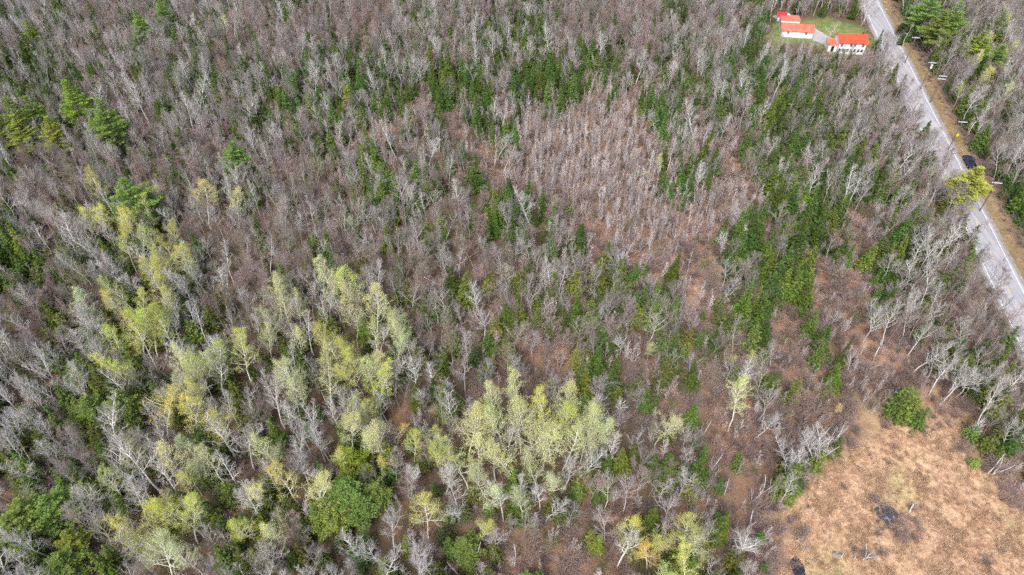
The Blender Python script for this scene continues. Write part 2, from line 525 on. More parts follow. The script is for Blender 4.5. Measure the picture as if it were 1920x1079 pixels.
for i in range(5):
    Ht = 3.0
    rs = np.random.RandomState(930 + i); segs = []; tp_ = []
    for k in range(22):
        a = rs.rand() * 6.28; an = R(rs.uniform(5, 48))
        p = np.array([rs.normal() * 0.25, rs.normal() * 0.25, 0]); e = np.array([math.cos(a) * math.sin(an), math.sin(a) * math.sin(an), math.cos(an)])
        l = rs.uniform(1.8, 3.0)
        q = p + e * l * 0.5; segs.append((p, q, 0.025, 0.018))
        for _ in range(4):
            e2 = norm(e + rs.normal(size=3) * 0.45 + np.array([0, 0, .1])); q2 = q + e2 * l * 0.35; segs.append((q, q2, 0.015, 0.011)); tp_ += [q2, (q + q2) / 2]
            for _ in range(3): tp_.append(q2 + norm(e2 + rs.normal(size=3) * .6) * l * .15)
    tp_ = np.array(tp_); bp = np.concatenate([tp_ + rs.normal(size=tp_.shape) * .1, tp_ + rs.normal(size=tp_.shape) * .16])
    lib_add('leafing_shrub', i, Ht, [g(tubes(segs), 'twig_brush')], [g(cards(rs, bp, rs.uniform(.07, .15, len(bp))), 'leaf_shrub')], split=False)
for i in range(4):      # white birch stems
    Ht = 6.0
    rs = np.random.RandomState(950 + i); segs = []; fine = []
    for s_ in range(1 + (i % 3)):
        p = np.array([rs.normal() * .15, rs.normal() * .15, 0]); a = rs.rand() * 6.28
        d = norm(np.array([math.cos(a) * .16, math.sin(a) * .16, 1])); pts = [p]
        for k in range(6):
            d = norm(d + rs.normal(size=3) * 0.05); pts.append(pts[-1] + d * Ht * rs.uniform(.92, 1) / 6)
        for k in range(6): segs.append((pts[k], pts[k + 1], 0.11 * (1 - k / 7.5), 0.11 * (1 - (k + 1) / 7.5)))
        for k in range(26):
            t = rs.uniform(0.35, 1); q = pts[min(5, int(t * 6))]; a = rs.rand() * 6.28; an = R(rs.uniform(20, 50))
            e = np.array([math.cos(a) * math.sin(an), math.sin(a) * math.sin(an), math.cos(an)]); l = 1.5 * (1.2 - t)
            fine.append((q, q + e * l * .6, .02, .012))
            for _ in range(4): fine.append((q + e * l * .6, q + e * l * .6 + norm(e + rs.normal(size=3) * .4) * l * .5, .012, .007))
    lib_add('white_birch', i, Ht, [g(tubes(segs, 6), 'birch')], [g(tubes(fine), 'twig_pink')])
for i in range(3):      # dead trees: stout bare limbs, no twigs
    Ht = 12.0
    rs, a, b, tips = deciduous(980 + i, Ht, first=0.45, nlimb=7, limb=0.36, up=0.08, ang=(35, 80), r_base=0.19, crook=0.2, levels=1, n2=4, wk=2.0)
    lib_add('dead_tree', i, Ht, [g(tubes(a[:8], 7), 'deadwood')], [g(tubes(a[8:] + b, 5), 'deadwood')])
for i in range(5):
    rs = np.random.RandomState(990 + i); n_ = 70
    base = np.stack([rs.normal(size=n_) * .28, rs.normal(size=n_) * .28, np.full(n_, .0)], 1)
    dd = np.stack([rs.normal(size=n_) * .5, rs.normal(size=n_) * .5 - .2, np.ones(n_)], 1); dd /= np.linalg.norm(dd, axis=1, keepdims=True)
    ll = rs.uniform(.25, .6, n_)
    segs = [(base[k], base[k] + dd[k] * ll[k], .022, .006) for k in range(n_)]
    lib_add('grass_tuft', i, 0.5, [g(tubes(segs), 'straw')], [], split=False)
print('library', {k: len(v[0]['whole'].polygons) for k, v in LIB.items()})

# ------------------------------------------------------------------ placement
rnd = random.Random(7)
PL = {k: [] for k in LIB}       # kind -> list of dict(x,y,h,rot,tint,lean,code,hand)
def put(kind, x, y, h, code='', tint=None, sx=1.0, lean=None, hand=False, label=None, variant=None):
    PL[kind].append(dict(x=x, y=y, h=h, rot=rnd.uniform(0, 6.283), tint=tint, sx=sx * rnd.uniform(0.92, 1.08), lean=lean or (rnd.gauss(0, 0.035), rnd.gauss(0, 0.035)),
                         code=code, hand=hand, label=label, v=variant if variant is not None else rnd.randrange(len(LIB[kind]))))
MIX = {
 'g': [('bare_tree', .60), ('budding_maple', .24), ('pale_aspen', .06)],
 'p': [('budding_maple', .60), ('bare_tree', .32)],
 's': [('bare_tree', .26), ('pale_aspen', .08), ('budding_maple', .04)],
 'Z': [('leafing_poplar', .66), ('pale_aspen', .12)],
 'S': [('bare_tree', .05)],
 'w': [('pale_aspen', .60), ('bare_tree', .16), ('leafing_poplar', .06)],
 'y': [('leafing_poplar', .42), ('pale_aspen', .18), ('bare_tree', .12)],
 'Y': [('leafing_poplar', .56), ('pale_aspen', .06)],
 'z': [('leafing_poplar', .35), ('pale_aspen', .22), ('bare_tree', .16)],
 'n': [('bare_tree', .42), ('budding_maple', .08)],
 'f': [('bare_tree', .025), ('budding_maple', .015)],
 'b': [('budding_maple', .09), ('bare_tree', .07)],
 'r': [('budding_maple', .03)],
 'c': [], 'v': [], 'l': [],
}
EMIX = {
 'g': [('hemlock_tree', .13), ('spruce_tree', .08)], 'p': [('hemlock_tree', .06), ('spruce_tree', .03)], 's': [('spruce_tree', .72), ('hemlock_tree', .12)], 'S': [('spruce_tree', .98)],
 'w': [('hemlock_tree', .52), ('spruce_tree', .12)], 'y': [('hemlock_tree', .48), ('spruce_tree', .06)], 'Y': [('hemlock_tree', .35)], 'z': [('hemlock_tree', .36), ('spruce_tree', .06)], 'Z': [('hemlock_tree', .2)],
 'n': [('hemlock_tree', .62), ('spruce_tree', .22)], 'f': [('spruce_tree', .004)], 'b': [('spruce_tree', .035)], 'r': [('spruce_tree', .01)], 'c': [], 'v': [], 'l': []}
SPACE = {'spruce_tree': 2.1, 'hemlock_tree': 2.4}
HT = {'bare_tree': (7, 12), 'budding_maple': (7, 11.5), 'pale_aspen': (10, 14.5), 'leafing_poplar': (11.5, 15.5), 'spruce_tree': (5, 11.5), 'hemlock_tree': (4, 9), 'pine_tree': (14, 20)}
SAPD = {'Z': .08, 'f': .95, 'b': .28, 'g': .16, 'p': .18, 's': .15, 'S': .02, 'w': .05, 'y': .04, 'Y': .03, 'z': .05, 'n': .45, 'r': .08, 'c': 0, 'v': 0, 'l': 0}
SHD = {'Z': .3, 'f': .6, 'b': .95, 'g': .36, 'p': .5, 's': .28, 'S': .1, 'w': .28, 'y': .28, 'Y': .3, 'z': .3, 'n': .35, 'r': .42, 'c': .015, 'v': .0, 'l': 0}

# hand-placed trees, by the pixel their top shows at and their height
def top(kind, px, py, h, **kw):
    p = G(px, py, h)
    put(kind, p.x, p.y, h, hand=True, **kw)

# buildings' clear zones (filled before scatter)
h1, h2 = G(1568, 101), G(1618, 103)
hc = (h1 + h2) / 2; hl = (h2 - h1).length; ha = math.atan2(h2.y - h1.y, h2.x - h1.x)
HOUSE = dict(c=hc + Vector((-math.sin(ha), math.cos(ha), 0)) * 3.2, L=hl, W=6.4, a=ha)
b1, b2 = G(1464, 69), G(1522, 73)
bc = (b1 + b2) / 2; bl = (b2 - b1).length; ba = math.atan2(b2.y - b1.y, b2.x - b1.x)
BARN = dict(c=bc + Vector((-math.sin(ba), math.cos(ba), 0)) * 3.3, L=bl, W=6.6, a=ba)
s1 = G(1463, 38)
SHED = dict(c=s1, L=3.4, W=3.0, a=ba)
CLEAR += [(HOUSE['c'].x, HOUSE['c'].y, HOUSE['L'] / 2, HOUSE['W'] / 2, HOUSE['a']), (BARN['c'].x, BARN['c'].y, BARN['L'] / 2, BARN['W'] / 2 + 2, BARN['a']),
          (SHED['c'].x, SHED['c'].y, 2.5, 2.2, SHED['a'])]
# lawn polygon (photo pixels, on the ground)
LAWN_PX = [(1438, 60), (1446, 42), (1500, 40), (1530, 36), (1560, 38), (1620, 52), (1634, 66), (1642, 84), (1632, 98), (1618, 106), (1562, 108), (1530, 84), (1500, 80), (1470, 84), (1452, 92), (1440, 88)]
CLEARING_PX = [(1500, 905), (1560, 870), (1600, 840), (1630, 810), (1700, 800), (1790, 800), (1830, 850), (1870, 920), (1960, 970), (2100, 1150), (1440, 1150), (1450, 1079), (1460, 1020), (1475, 960)]
GREEN_PX = [(1510, 1062), (1545, 1050), (1590, 1064), (1600, 1100), (1700, 1130), (1520, 1140)]
def poly_world(pts): return [tuple(G(*p)[:2]) for p in pts]
LAWN, CLEARING, GREENP = poly_world(LAWN_PX), poly_world(CLEARING_PX), poly_world(GREEN_PX)
def inside(poly, x, y):
    r = False; n = len(poly); j = n - 1
    for i in range(n):
        xi, yi = poly[i]; xj, yj = poly[j]
        if (yi > y) != (yj > y) and x < (xj - xi) * (y - yi) / (yj - yi) + xi: r = not r
        j = i
    return r
def blocked(x, y, m=0.0):
    o = road_off(x, y)
    if -ROAD_HALF - 1.2 - m < o < ROAD_HALF + 6.0 + m: return True
    return in_clear(x, y, 1.5 + m) or inside(LAWN, x, y) or inside(CLEARING, x, y)

# --- hand list
YEL, LIM, PAL, GLD = (1.08, 1.04, 0.55, 1), (1.0, 1.1, 0.5, 1), (1.05, 1.08, 1.5, 1), (1.15, 0.85, 0.35, 1)
PY, PG = (1.15, 1.12, 0.7, 1), (0.86, 0.98, 0.85, 1)
for a in [(118, 146, 19, PY, 1.05), (182, 181, 19, PG, 1.15), (8, 184, 19, PG, 1.3), (-35, 205, 18, PG, 1.1), (50, 178, 17, PY, 1.0), (82, 220, 15, PY, 1.15), (432, 268, 13, PG, 1.2), (228, 332, 18, PG, 1.2),
          (254, 20, 15, PG, .9), (293, -2, 15, PG, .8), (46, 36, 13, PY, .95), (30, 938, 11, PG, 1.1), (80, 940, 10, PG, 1.2), (8, 965, 11, PG, 1.1), (120, 1005, 8, PY, .9), (1752, -12, 18, PG, 1.1), (1800, 4, 18, PG, 1.2),
          (1775, 20, 16, PG, 1.3), (1893, 20, 15, PG, .9), (1845, 60, 14, PY, 1.1), (1838, 312, 14, (1.6, 1.3, 1.0, 1), 1.5), (1850, 72, 13, PY, 1.3), (1880, 82, 13, PG, 1.2), (25, 215, 16, PY, 1.0), (165, 215, 12, PY, 1), (1418, -10, 12, PG, .7), (640, 905, 10, PG, 1.2), (605, 940, 9, PG, 1.2), (670, 930, 9, PG, 1.1),
          (212, 735, 11, PG, 1.1), (150, 745, 10, PG, 1.0), (655, 845, 10, LIM, 1.1), (700, 905, 8, PG, 1.0), (870, 1010, 8, PG, 1.0), (1000, 1080, 8, PG, 1.0), (105, 1050, 8, PG, 1.2)]:
    top('pine_tree', a[0], a[1], a[2], tint=a[3], sx=a[4] * (18 / a[2]) ** .45 * 1.1)
for a in [(1712, 733, 8.5, 1.6), (1692, 748, 6.8, 1.5), (1722, 748, 7.0, 1.4), (1738, 768, 6.5, 1.2), (1836, 797, 5.5, 1.0), (1352, 962, 4.0, 1.2), (1432, 1002, 4.2, 1.0), (1437, 1058, 3.4, 1.1), (1834, 862, 3.0, 1.1), (1880, 848, 4.5, 1.1), (1083, 905, 7, .9), (1135, 903, 5.5, 1.0), (968, 880, 6, 1.1),
          (838, 1010, 6, 1.1), (885, 990, 7, .9), (945, 1180, 6, 1), (573, 790, 6, .8), (710, 305, 10, 1.1), (735, 320, 8, 1.1), (915, 625, 6.5, 1.1), (1100, 735, 7, 1.0), (1230, 855, 6, 1.6), (1260, 850, 6, 1.4), (1738, 600, 7, 1.4), (1745, 560, 7, 1.1), (1392, 850, 6, 1.0), (1310, 820, 4, 1), (1465, 490, 9, 1.1), (1480, 480, 9, 1.0), (1455, 510, 8, 1.1)]:
    lab = None
    top('hemlock_tree', a[0], a[1], a[2], tint=(1.5, 1.6, 1.1, 1) if a[0] in (1712, 1692, 1722, 1834, 1880) else (0.9, 1.15, 0.9, 1) if a[0] > 1300 else (1.0, 1.25, .9, 1), sx=a[3] * (8 / a[2]) ** 0.35)
# pale leafing poplars of the lower middle and others that stand out
for a in [(868, 770, 17, PAL, 1.1), (905, 766, 17, PAL, 1.05), (945, 752, 17, PAL, 1), (978, 748, 18, PAL, 1), (1005, 745, 18, PAL, 1.1), (1052, 752, 17, LIM, 1.0), (1100, 772, 17, PAL, 1), (965, 822, 15, PAL, 1.2), (1020, 800, 16, PAL, 1.1),
          (845, 828, 15, YEL, 1.15), (872, 846, 13, PAL, 1.3), (1065, 800, 16, PAL, 1), (1040, 765, 17, LIM, 1), (985, 780, 16, PAL, 1.1),
          (365, 352, 13, (1.1, .95, .8, 1), 1.6), (415, 33, 9, PAL, 1.2), (1270, 38, 8, YEL, 1.0), (617, 490, 17, PAL, 1), (655, 500, 17, LIM, 1), (690, 550, 17, PAL, 1), (730, 565, 17, PAL, 1), (760, 590, 16, PAL, 1),
          (440, 645, 15, YEL, 1.2), (620, 610, 16, YEL, 1.1), (650, 620, 15, YEL, 1.1), (545, 675, 16, PAL, 1.1), (600, 690, 16, PAL, 1.1), (240, 600, 17, LIM, 1), (215, 580, 17, LIM, 1), (290, 590, 16, LIM, 1),
          (1228, 1022, 9, (1.5, 1.1, 0.2, 1), 1.3), (1180, 975, 12, YEL, 1.3), (1250, 975, 12, YEL, 1.2), (1295, 985, 12, LIM, 1.2), (1320, 1010, 11, PAL, 1.3), (792, 945, 12, YEL, 1.4), (900, 970, 9, YEL, 1.4), (725, 828, 10, YEL, 1.1), (765, 815, 11, YEL, 1.1),
          (805, 805, 9, LIM, 1.3), (728, 785, 9, (1.2, .85, .5, 1), 1.1), (455, 965, 11, YEL, 1.3), (265, 985, 12, YEL, 1.5), (300, 1000, 12, YEL, 1.4), (650, 845, 11, YEL, 1.3),
          (1365, 655, 6, (.75, .75, .5, 1), 1.5), (1410, 665, 6, (.75, .75, .5, 1), 1.5), (1580, 755, 5, GLD, 1.2), (1905, 5, 9, PAL, 1.3), (1870, 60, 12, PAL, 1.3), (1905, 75, 12, YEL, 1.3), (1835, 95, 11, PAL, 1.2), (1890, 150, 11, PAL, 1.2), (1815, 148, 10, PAL, 1.1), (1855, 120, 11, LIM, 1.3), (1780, 60, 11, PAL, 1.2), (1900, 30, 10, LIM, 1.2), (1730, 40, 8, PAL, 1.1), (1290, 30, 9, PAL, 1.1), (1220, 645, 6, LIM, 1.1), (1215, 315, 5, LIM, 1.0), (1240, 292, 7, YEL, 1.2), (260, 720, 14, YEL, 1.3)]:
    top('leafing_poplar', a[0], a[1], a[2], tint=a[3], sx=a[4])
for a in [(1706, 22, 9), (1716, 45, 7), (1700, 50, 7), (525, 165, 8), (555, 158, 9), (570, 172, 8), (410, 240, 7), (665, 145, 9), (680, 135, 9), (60, 465, 10), (40, 460, 10), (75, 478, 9), (25, 480, 9), (1330, 880, 5), (1355, 895, 5), (1160, 665, 6), (1145, 660, 6), (1270, 575, 6), (1322, 580, 4), (1560, 660, 4), (1570, 440, 6), (1410, 375, 8), (1435, 400, 8), (1400, 385, 7)]:
    top('spruce_tree', a[0], a[1], a[2], sx=1.2)
top('bare_tree', 1562, 44, 9, sx=1.5, tint=(1.25, 1.3, 1.0, 1))
for a in [(1090, 825, 16, 1.0), (1060, 850, 14, 1.1), (1072, 700, 9, 1.4), (165, 765, 17, 1.1), (240, 835, 17, 1.1), (690, 990, 15, 1), (720, 965, 15, 1), (545, 825, 13, 1.2), (1785, 680, 11, 1.2), (275, 835, 14, 1.2), (430, 790, 17, 1.1), (395, 770, 17, 1)]:
    top('pale_aspen', a[0], a[1], a[2], sx=a[3])

for a in [(1722, 945, 3.4), (1714, 950, 2.2), (1612, 1040, 2.6), (1637, 1032, 3.4), (1632, 1036, 3.2), (1585, 1038, 2.0), (1563, 1008, 1.8), (1505, 1002, 3.0), (1515, 806, 7), (1530, 790, 7), (1540, 800, 7.5), (1552, 812, 7), (1560, 830, 6),
          (1500, 830, 6.5), (1590, 790, 7), (1577, 800, 6.5), (1415, 965, 5.5), (1408, 975, 5), (1440, 900, 5.5), (1452, 905, 5), (1420, 918, 5), (1498, 720, 5), (1660, 640, 7), (1890, 860, 6), (1880, 858, 6), (1325, 790, 5), (1345, 850, 5.5), (1370, 900, 5), (855, 1045, 8), (965, 1030, 6), (890, 1020, 7)]:
    top('white_birch', a[0], a[1] - (4 if a[2] < 4 else 0), a[2] * (1.25 if a[2] < 4 else 1), sx=1.7 if a[2] < 4 else 1.1)
for a in [(785, 203, 11, 1.2), (925, 246, 8, .5), (577, 378, 13, .6), (1012, 545, 10, .6), (1550, 272, 11, 1.2), (1825, 655, 12, 1.1), (1712, 40, 10, .8), (1300, 470, 7, .6), (745, 105, 13, .7), (1230, 770, 6, .6), (455, 690, 12, .6), (640, 250, 10, 1.2)]:
    top('dead_tree', a[0], a[1], a[2], sx=a[3])
hand_xy = [(q['x'], q['y']) for k in PL for q in PL[k]]
def near_hand(x, y, d):
    return any((x - a) ** 2 + (y - b) ** 2 < d * d for a, b in hand_xy)

PXM, PYM = 260, 150
def scatter(step, fn, y0=28, y1=330, zref=0.0):
    y = y0
    while y < y1:
        hw = min(330, (y + H) * 0.71 * 0.86 + 10) 
        x = -hw
        while x < hw:
            fn(x + rnd.uniform(-.5, .5) * step, y + rnd.uniform(-.5, .5) * step)
            x += step
        y += step
def canopy(x, y, mix=MIX):
    px, py, _ = P(x, y, 7)
    if not (-PXM < px < 1920 + PXM and -PYM < py < 1079 + PYM): return
    if blocked(x, y): return
    jx, jy = rnd.gauss(0, 14), rnd.gauss(0, 14)
    if mix is MIX:
        qx, qy, _ = P(x, y, 11.5)
        c = code_at(qx + jx, qy + jy)
        if c not in 'yYzZw':
            c = code_at(px + jx, py + jy)
            if c in 'yYzZw': c = 'g'
    else:
        qx, qy, _ = P(x, y, 4)
        c = code_at(qx + jx, qy + jy)
    if c in 'vl': c = 'g'
    if c == 'w' and px > 1280 and rnd.random() < .3: c = 'g'
    u = rnd.random()
    for k, p in mix[c]:
        if u < p:
            if k == 'leafing_poplar' and c == 'w' and px > 1280: k = 'bare_tree'
            lo, hi = HT[k]
            h = lo + (hi - lo) * rnd.betavariate(2.2, 1.8)
            if c in 'bfr' and k in ('bare_tree', 'budding_maple'): h *= 0.68
            if c == 'S': h = rnd.uniform(6, 12)
            if near_hand(x, y, 1.8 if k in ('spruce_tree', 'hemlock_tree') else 2.2): return
            tint = None; sxx = rnd.uniform(.9, 1.35) if k in ('spruce_tree', 'hemlock_tree') else rnd.uniform(.85, 1.25)
            bx, by, _ = P(x, y, h)
            if 1435 < bx < 1655 and y < HOUSE['c'].y + 12 and by < 97 and py > 20:
                if rnd.random() > .3 or k not in ('bare_tree', 'budding_maple'): h = max(3.0, h * .45)
                else: h *= .8
                bx, by, _ = P(x, y, h)
                if by < 84: return
            if k == 'leafing_poplar':
                tint = {'y': YEL, 'Y': LIM, 'z': PAL}.get(c, PAL)
                j = rnd.uniform(0.85, 1.12); tint = (tint[0] * j * rnd.uniform(.92, 1.08), tint[1] * j, tint[2] * j * rnd.uniform(.8, 1.3), 1)
            elif k == 'spruce_tree':
                j = rnd.random(); tint = (0.8 + 0.7 * j, 0.9 + 0.35 * j, 0.9, 1)
            elif k == 'hemlock_tree':
                j = rnd.random(); tint = (0.75 + 0.75 * j, 0.85 + 0.45 * j, 0.9, 1)
            elif k in ('bare_tree', 'budding_maple'):
                j = rnd.random()
                tint = (1, 1, 1, 1) if j < .4 else ((0.92, 1.0, 0.78, 1) if j < .62 else (1.14, 1.12, 1.14, 1) if j < .84 else (.72, .72, .68, 1))
                sxx = rnd.uniform(.75, 1.3)
            put(k, x, y, h, code=c, tint=tint, sx=sxx)
            return
        u -= p
scatter(3.25, canopy)
scatter(2.9, lambda x, y: canopy(x, y, EMIX))
def saps(x, y):
    px, py, _ = P(x, y, 4)
    if not (-PXM < px < 1920 + PXM and -PYM < py < 1079 + PYM): return
    c = code_at(px + rnd.gauss(0, 30), py + rnd.gauss(0, 24))
    if rnd.random() > SAPD[c] or blocked(x, y): return
    h = rnd.uniform(4.2, 8.0) * (0.75 if c in 'br' else 1)
    put('sapling', x, y, h, code=c)
scatter(1.75, saps)
def brush(x, y):
    px, py, _ = P(x, y, 1)
    if not (-PXM < px < 1920 + PXM and -PYM < py < 1079 + PYM): return
    c = code_at(px + rnd.gauss(0, 14), py + rnd.gauss(0, 14))
    if inside(CLEARING, x, y) and rnd.random() < (.45 if not inside(CLEARING, x + rnd.gauss(0, 4), y + rnd.gauss(0, 4)) else .12 if math.sin(x * .31) * math.sin(y * .27 + 1) > .35 else .015):
        put('shrub', x, y, rnd.uniform(.5, 1.3), code='c', sx=1.5); return
    if rnd.random() > SHD[c] or blocked(x, y, -1.0): return
    if rnd.random() < {'n': .7, 'w': .6, 'y': .5, 'z': .5, 'Z': .5, 'Y': .5, 'g': .24, 'p': .12, 's': .5, 'S': .5, 'b': .07, 'f': .03}.get(c, .02):
        put('leafing_shrub', x, y, rnd.uniform(1.6, 4.0), code=c, sx=rnd.uniform(.8, 1.2)); return
    h = rnd.uniform(1.2, 2.8) * (1.25 if c == 'b' else 1)
    put('shrub', x, y, h, code=c, sx=rnd.uniform(.9, 1.5))
scatter(2.1, brush)
pile = G(1660, 968)
for _ in range(34):
    a, r_ = rnd.uniform(0, 6.283), rnd.uniform(.8, 4.5)
    put('shrub', pile.x + r_ * math.cos(a) * 1.1 + (1.5 if rnd.random() < .5 else 0), pile.y + r_ * math.sin(a) - 1.0, rnd.uniform(.5, 1.2), code='r', sx=1.7)
for px, py, s_ in [(1480, 980, 1.2), (1492, 974, .9), (1500, 1003, 2), (1620, 1040, 1), (1600, 1036, 1), (1650, 1040, 1.3), (1850, 1060, 1.5), (1880, 940, 2), (1895, 950, 2), (1905, 935, 2.3), (1680, 1010, 1), (1800, 850, 2), (1805, 838, 1.8)]:
    p = G(px, py); put('shrub', p.x, p.y, s_, code='r', sx=1.6)
y = 60
while y < 280:
    o = rnd.uniform(ROAD_HALF + 3.2, ROAD_HALF + 6.5); y += rnd.uniform(.6, 2.4)
    put('shrub', road_x(y) + o, y, rnd.uniform(.5, 1.4), code='v', sx=1.5)
    if rnd.random() < .5: put('shrub', road_x(y) - ROAD_HALF - rnd.uniform(1.3, 3), y, rnd.uniform(.7, 1.6), code='v', sx=1.4)
tufts = []
xs_ = [p[0] for p in CLEARING]; ys_ = [p[1] for p in CLEARING]
for _ in range(5000):
    x, y = rnd.uniform(min(xs_) - 4, max(xs_) + 4), rnd.uniform(max(28, min(ys_) - 4), max(ys_) + 5)
    jx = x + 1.5 * math.sin(y * .8); jy = y + 1.5 * math.sin(x * .9)
    if not inside(CLEARING, jx, jy) or inside(GREENP, x, y) and rnd.random() < .7 or math.hypot(x - pile.x, y - pile.y) < 2: continue
    hh = rnd.uniform(.3, .65) * (.8 + .35 * math.sin(x * .7 + 1.5 * math.sin(y * .4)) * math.sin(y * .55))
    tufts.append(dict(x=x, y=y, h=hh, sx=rnd.uniform(.9, 1.5), rot=rnd.uniform(0, 6.28), lean=(rnd.gauss(0, .25), rnd.gauss(0, .25)), v=rnd.randrange(5)))
y = 55
while y < 300:
    y += .9
    o = ROAD_HALF + abs(rnd.gauss(2.2, 1.4)) + .9
    tufts.append(dict(x=road_x(y) + o, y=y, h=rnd.uniform(.2, .5), sx=rnd.uniform(.9, 1.6), rot=rnd.uniform(0, 6.28), lean=(rnd.gauss(0, .25), rnd.gauss(0, .25)), v=rnd.randrange(5)))
print('placed', {k: len(v) for k, v in PL.items()})

# ------------------------------------------------------------------ ground
def fbm(x, y):
    return 0
def build_ground():
    xs = np.concatenate([[-3000, -900], np.arange(-330, 331, 1.5), [900, 3000]])
    ys = np.concatenate([[-600, -60], np.arange(10, 361, 1.5), [700, 4500]])
    nx, ny = len(xs), len(ys)
    X, Y = np.meshgrid(xs, ys)
    V = np.zeros((ny * nx, 3)); V[:, 0] = X.ravel(); V[:, 1] = Y.ravel()
    zone = np.zeros((ny * nx, 4), np.float32); zone[:, 3] = 1
    for i in range(len(V)):
        x, y = V[i, 0], V[i, 1]
        if abs(x) > 335 or y < 5 or y > 365: continue
        V[i, 2] = hgt(x, y)
        px, py, _ = P(x, y, 0)
        o = road_off(x, y)
        jx = x + 1.8 * math.sin(y * .55) + 1.2 * math.sin(y * 1.3 + x * .4); jy = y + 1.6 * math.sin(x * .6 + 2) + 1.0 * math.sin(x * 1.4)
        if inside(CLEARING, jx, jy): zone[i, 0] = 1
        if inside(GREENP, jx, jy): zone[i, 1] = .55
        if inside(LAWN, x + 1.5 * math.sin(y * .7), y + 1.5 * math.sin(x * .8)): zone[i, 1] = .8
        elif ROAD_HALF - 0.5 < o < ROAD_HALF + 5.5: zone[i, 0] = 0.22; zone[i, 1] = 0.32 if o < ROAD_HALF + 3 else 0.1; zone[i, 2] = .6
        if -50 < px < 1970 and -50 < py < 1130 and not zone[i, 0]:
            c = code_at(px, py)
            if c == 'r': zone[i, 0] = 0.45; zone[i, 2] = 1
            if c == 'b': zone[i, 2] = 0.85
            if c == 'f': zone[i, 2] = 0.4
    Z = zone.reshape(ny, nx, 4)
    for _ in range(3):
        Zp = np.pad(Z, ((1, 1), (1, 1), (0, 0)), mode='edge')
        Z = (Zp[:-2, 1:-1] + Zp[2:, 1:-1] + Zp[1:-1, :-2] + Zp[1:-1, 2:] + Zp[1:-1, 1:-1] * 2) / 6
    idx = np.arange(ny * nx).reshape(ny, nx)
    Fc = np.stack([idx[:-1, :-1], idx[:-1, 1:], idx[1:, 1:], idx[1:, :-1]], -1).reshape(-1, 4)
    m, n, b = new_mat('forest_floor')
    at = node(n, 'ShaderNodeAttribute', attribute_name='zone')
    sep = node(n, 'ShaderNodeSeparateColor'); n.links.new(at.outputs['Color'], sep.inputs[0])
    litter = mixc(n, maprange(n, noise(n, 0.09, 5), 0.35, 0.65, 0, 1), (0.18, 0.105, 0.078), (0.23, 0.165, 0.12))
    litter = mixc(n, maprange(n, noise(n, 1.3, 6, rough=0.75), 0.35, 0.68, 0, 1), litter, (0.085, 0.06, 0.045))
    litter = mixc(n, maprange(n, noise(n, 4.5, 4, rough=0.7), 0.55, 0.7, 0, 0.6), litter, (0.33, 0.22, 0.16))
    rusty = mixc(n, maprange(n, noise(n, 0.5, 6, rough=0.7), 0.35, 0.65, 0, 1), (0.28, 0.155, 0.10), (0.36, 0.23, 0.15))
    litter = mixc(n, maprange(n, noise(n, 0.06, 4), 0.4, 0.62, 0, .7), litter, (0.085, 0.082, 0.045))
    litter = mixc(n, sep.outputs[2], litter, rusty)
    straw = mixc(n, maprange(n, noise(n, 0.075, 6, rough=0.62, dist=1.2), 0.40, 0.60, 0, 1), (0.30, 0.165, 0.105), (0.52, 0.345, 0.205))
    straw = mixc(n, maprange(n, noise(n, 0.5, 6, rough=0.8, dist=2.0), 0.45, 0.62, 0, 0.9), straw, (0.68, 0.50, 0.32))
    straw = mixc(n, maprange(n, noise(n, 0.21, 5, rough=0.75, dist=1.0), 0.54, 0.68, 0, 0.85), straw, (0.20, 0.105, 0.07))
    straw = mixc(n, maprange(n, noise(n, 0.05, 3), 0.55, 0.68, 0, 0.45), straw, (0.40, 0.42, 0.18))
    zf = mixc(n, 1.0, sep.outputs[0], maprange(n, noise(n, 0.35, 5), 0.3, 0.6, 0.75, 1.3), 'MULTIPLY')
    col = mixc(n, zf, litter, straw)
    gr = mixc(n, maprange(n, noise(n, 0.5, 5, rough=0.7), 0.4, 0.62, 0, 1), (0.11, 0.22, 0.04), (0.27, 0.29, 0.11))
    gr = mixc(n, maprange(n, noise(n, 0.16, 5, rough=.7), 0.5, 0.66, 0, .8), gr, (0.30, 0.24, 0.15))
    col = mixc(n, sep.outputs[1], col, gr)
    n.links.new(col, b.inputs['Base Color'])
    b.inputs['Roughness'].default_value = 0.95; b.inputs['Specular IOR Level'].default_value = 0.05
    bp = node(n, 'ShaderNodeBump'); bp.inputs['Strength'].default_value = 0.7; bp.inputs['Distance'].default_value = 0.25
    n.links.new(noise(n, 2.5, 6, rough=0.75), bp.inputs['Height']); n.links.new(bp.outputs[0], b.inputs['Normal'])
    me = make_mesh('ground', [(V, Fc, m)])
    ca = me.color_attributes.new('zone', 'FLOAT_COLOR', 'POINT')
    ca.data.foreach_set('color', Z.astype(np.float32).ravel())
    me.polygons.foreach_set('use_smooth', np.ones(len(me.polygons), bool))
    o = bpy.data.objects.new('ground', me); C.objects.link(o); o['kind'] = 'structure'
build_ground()

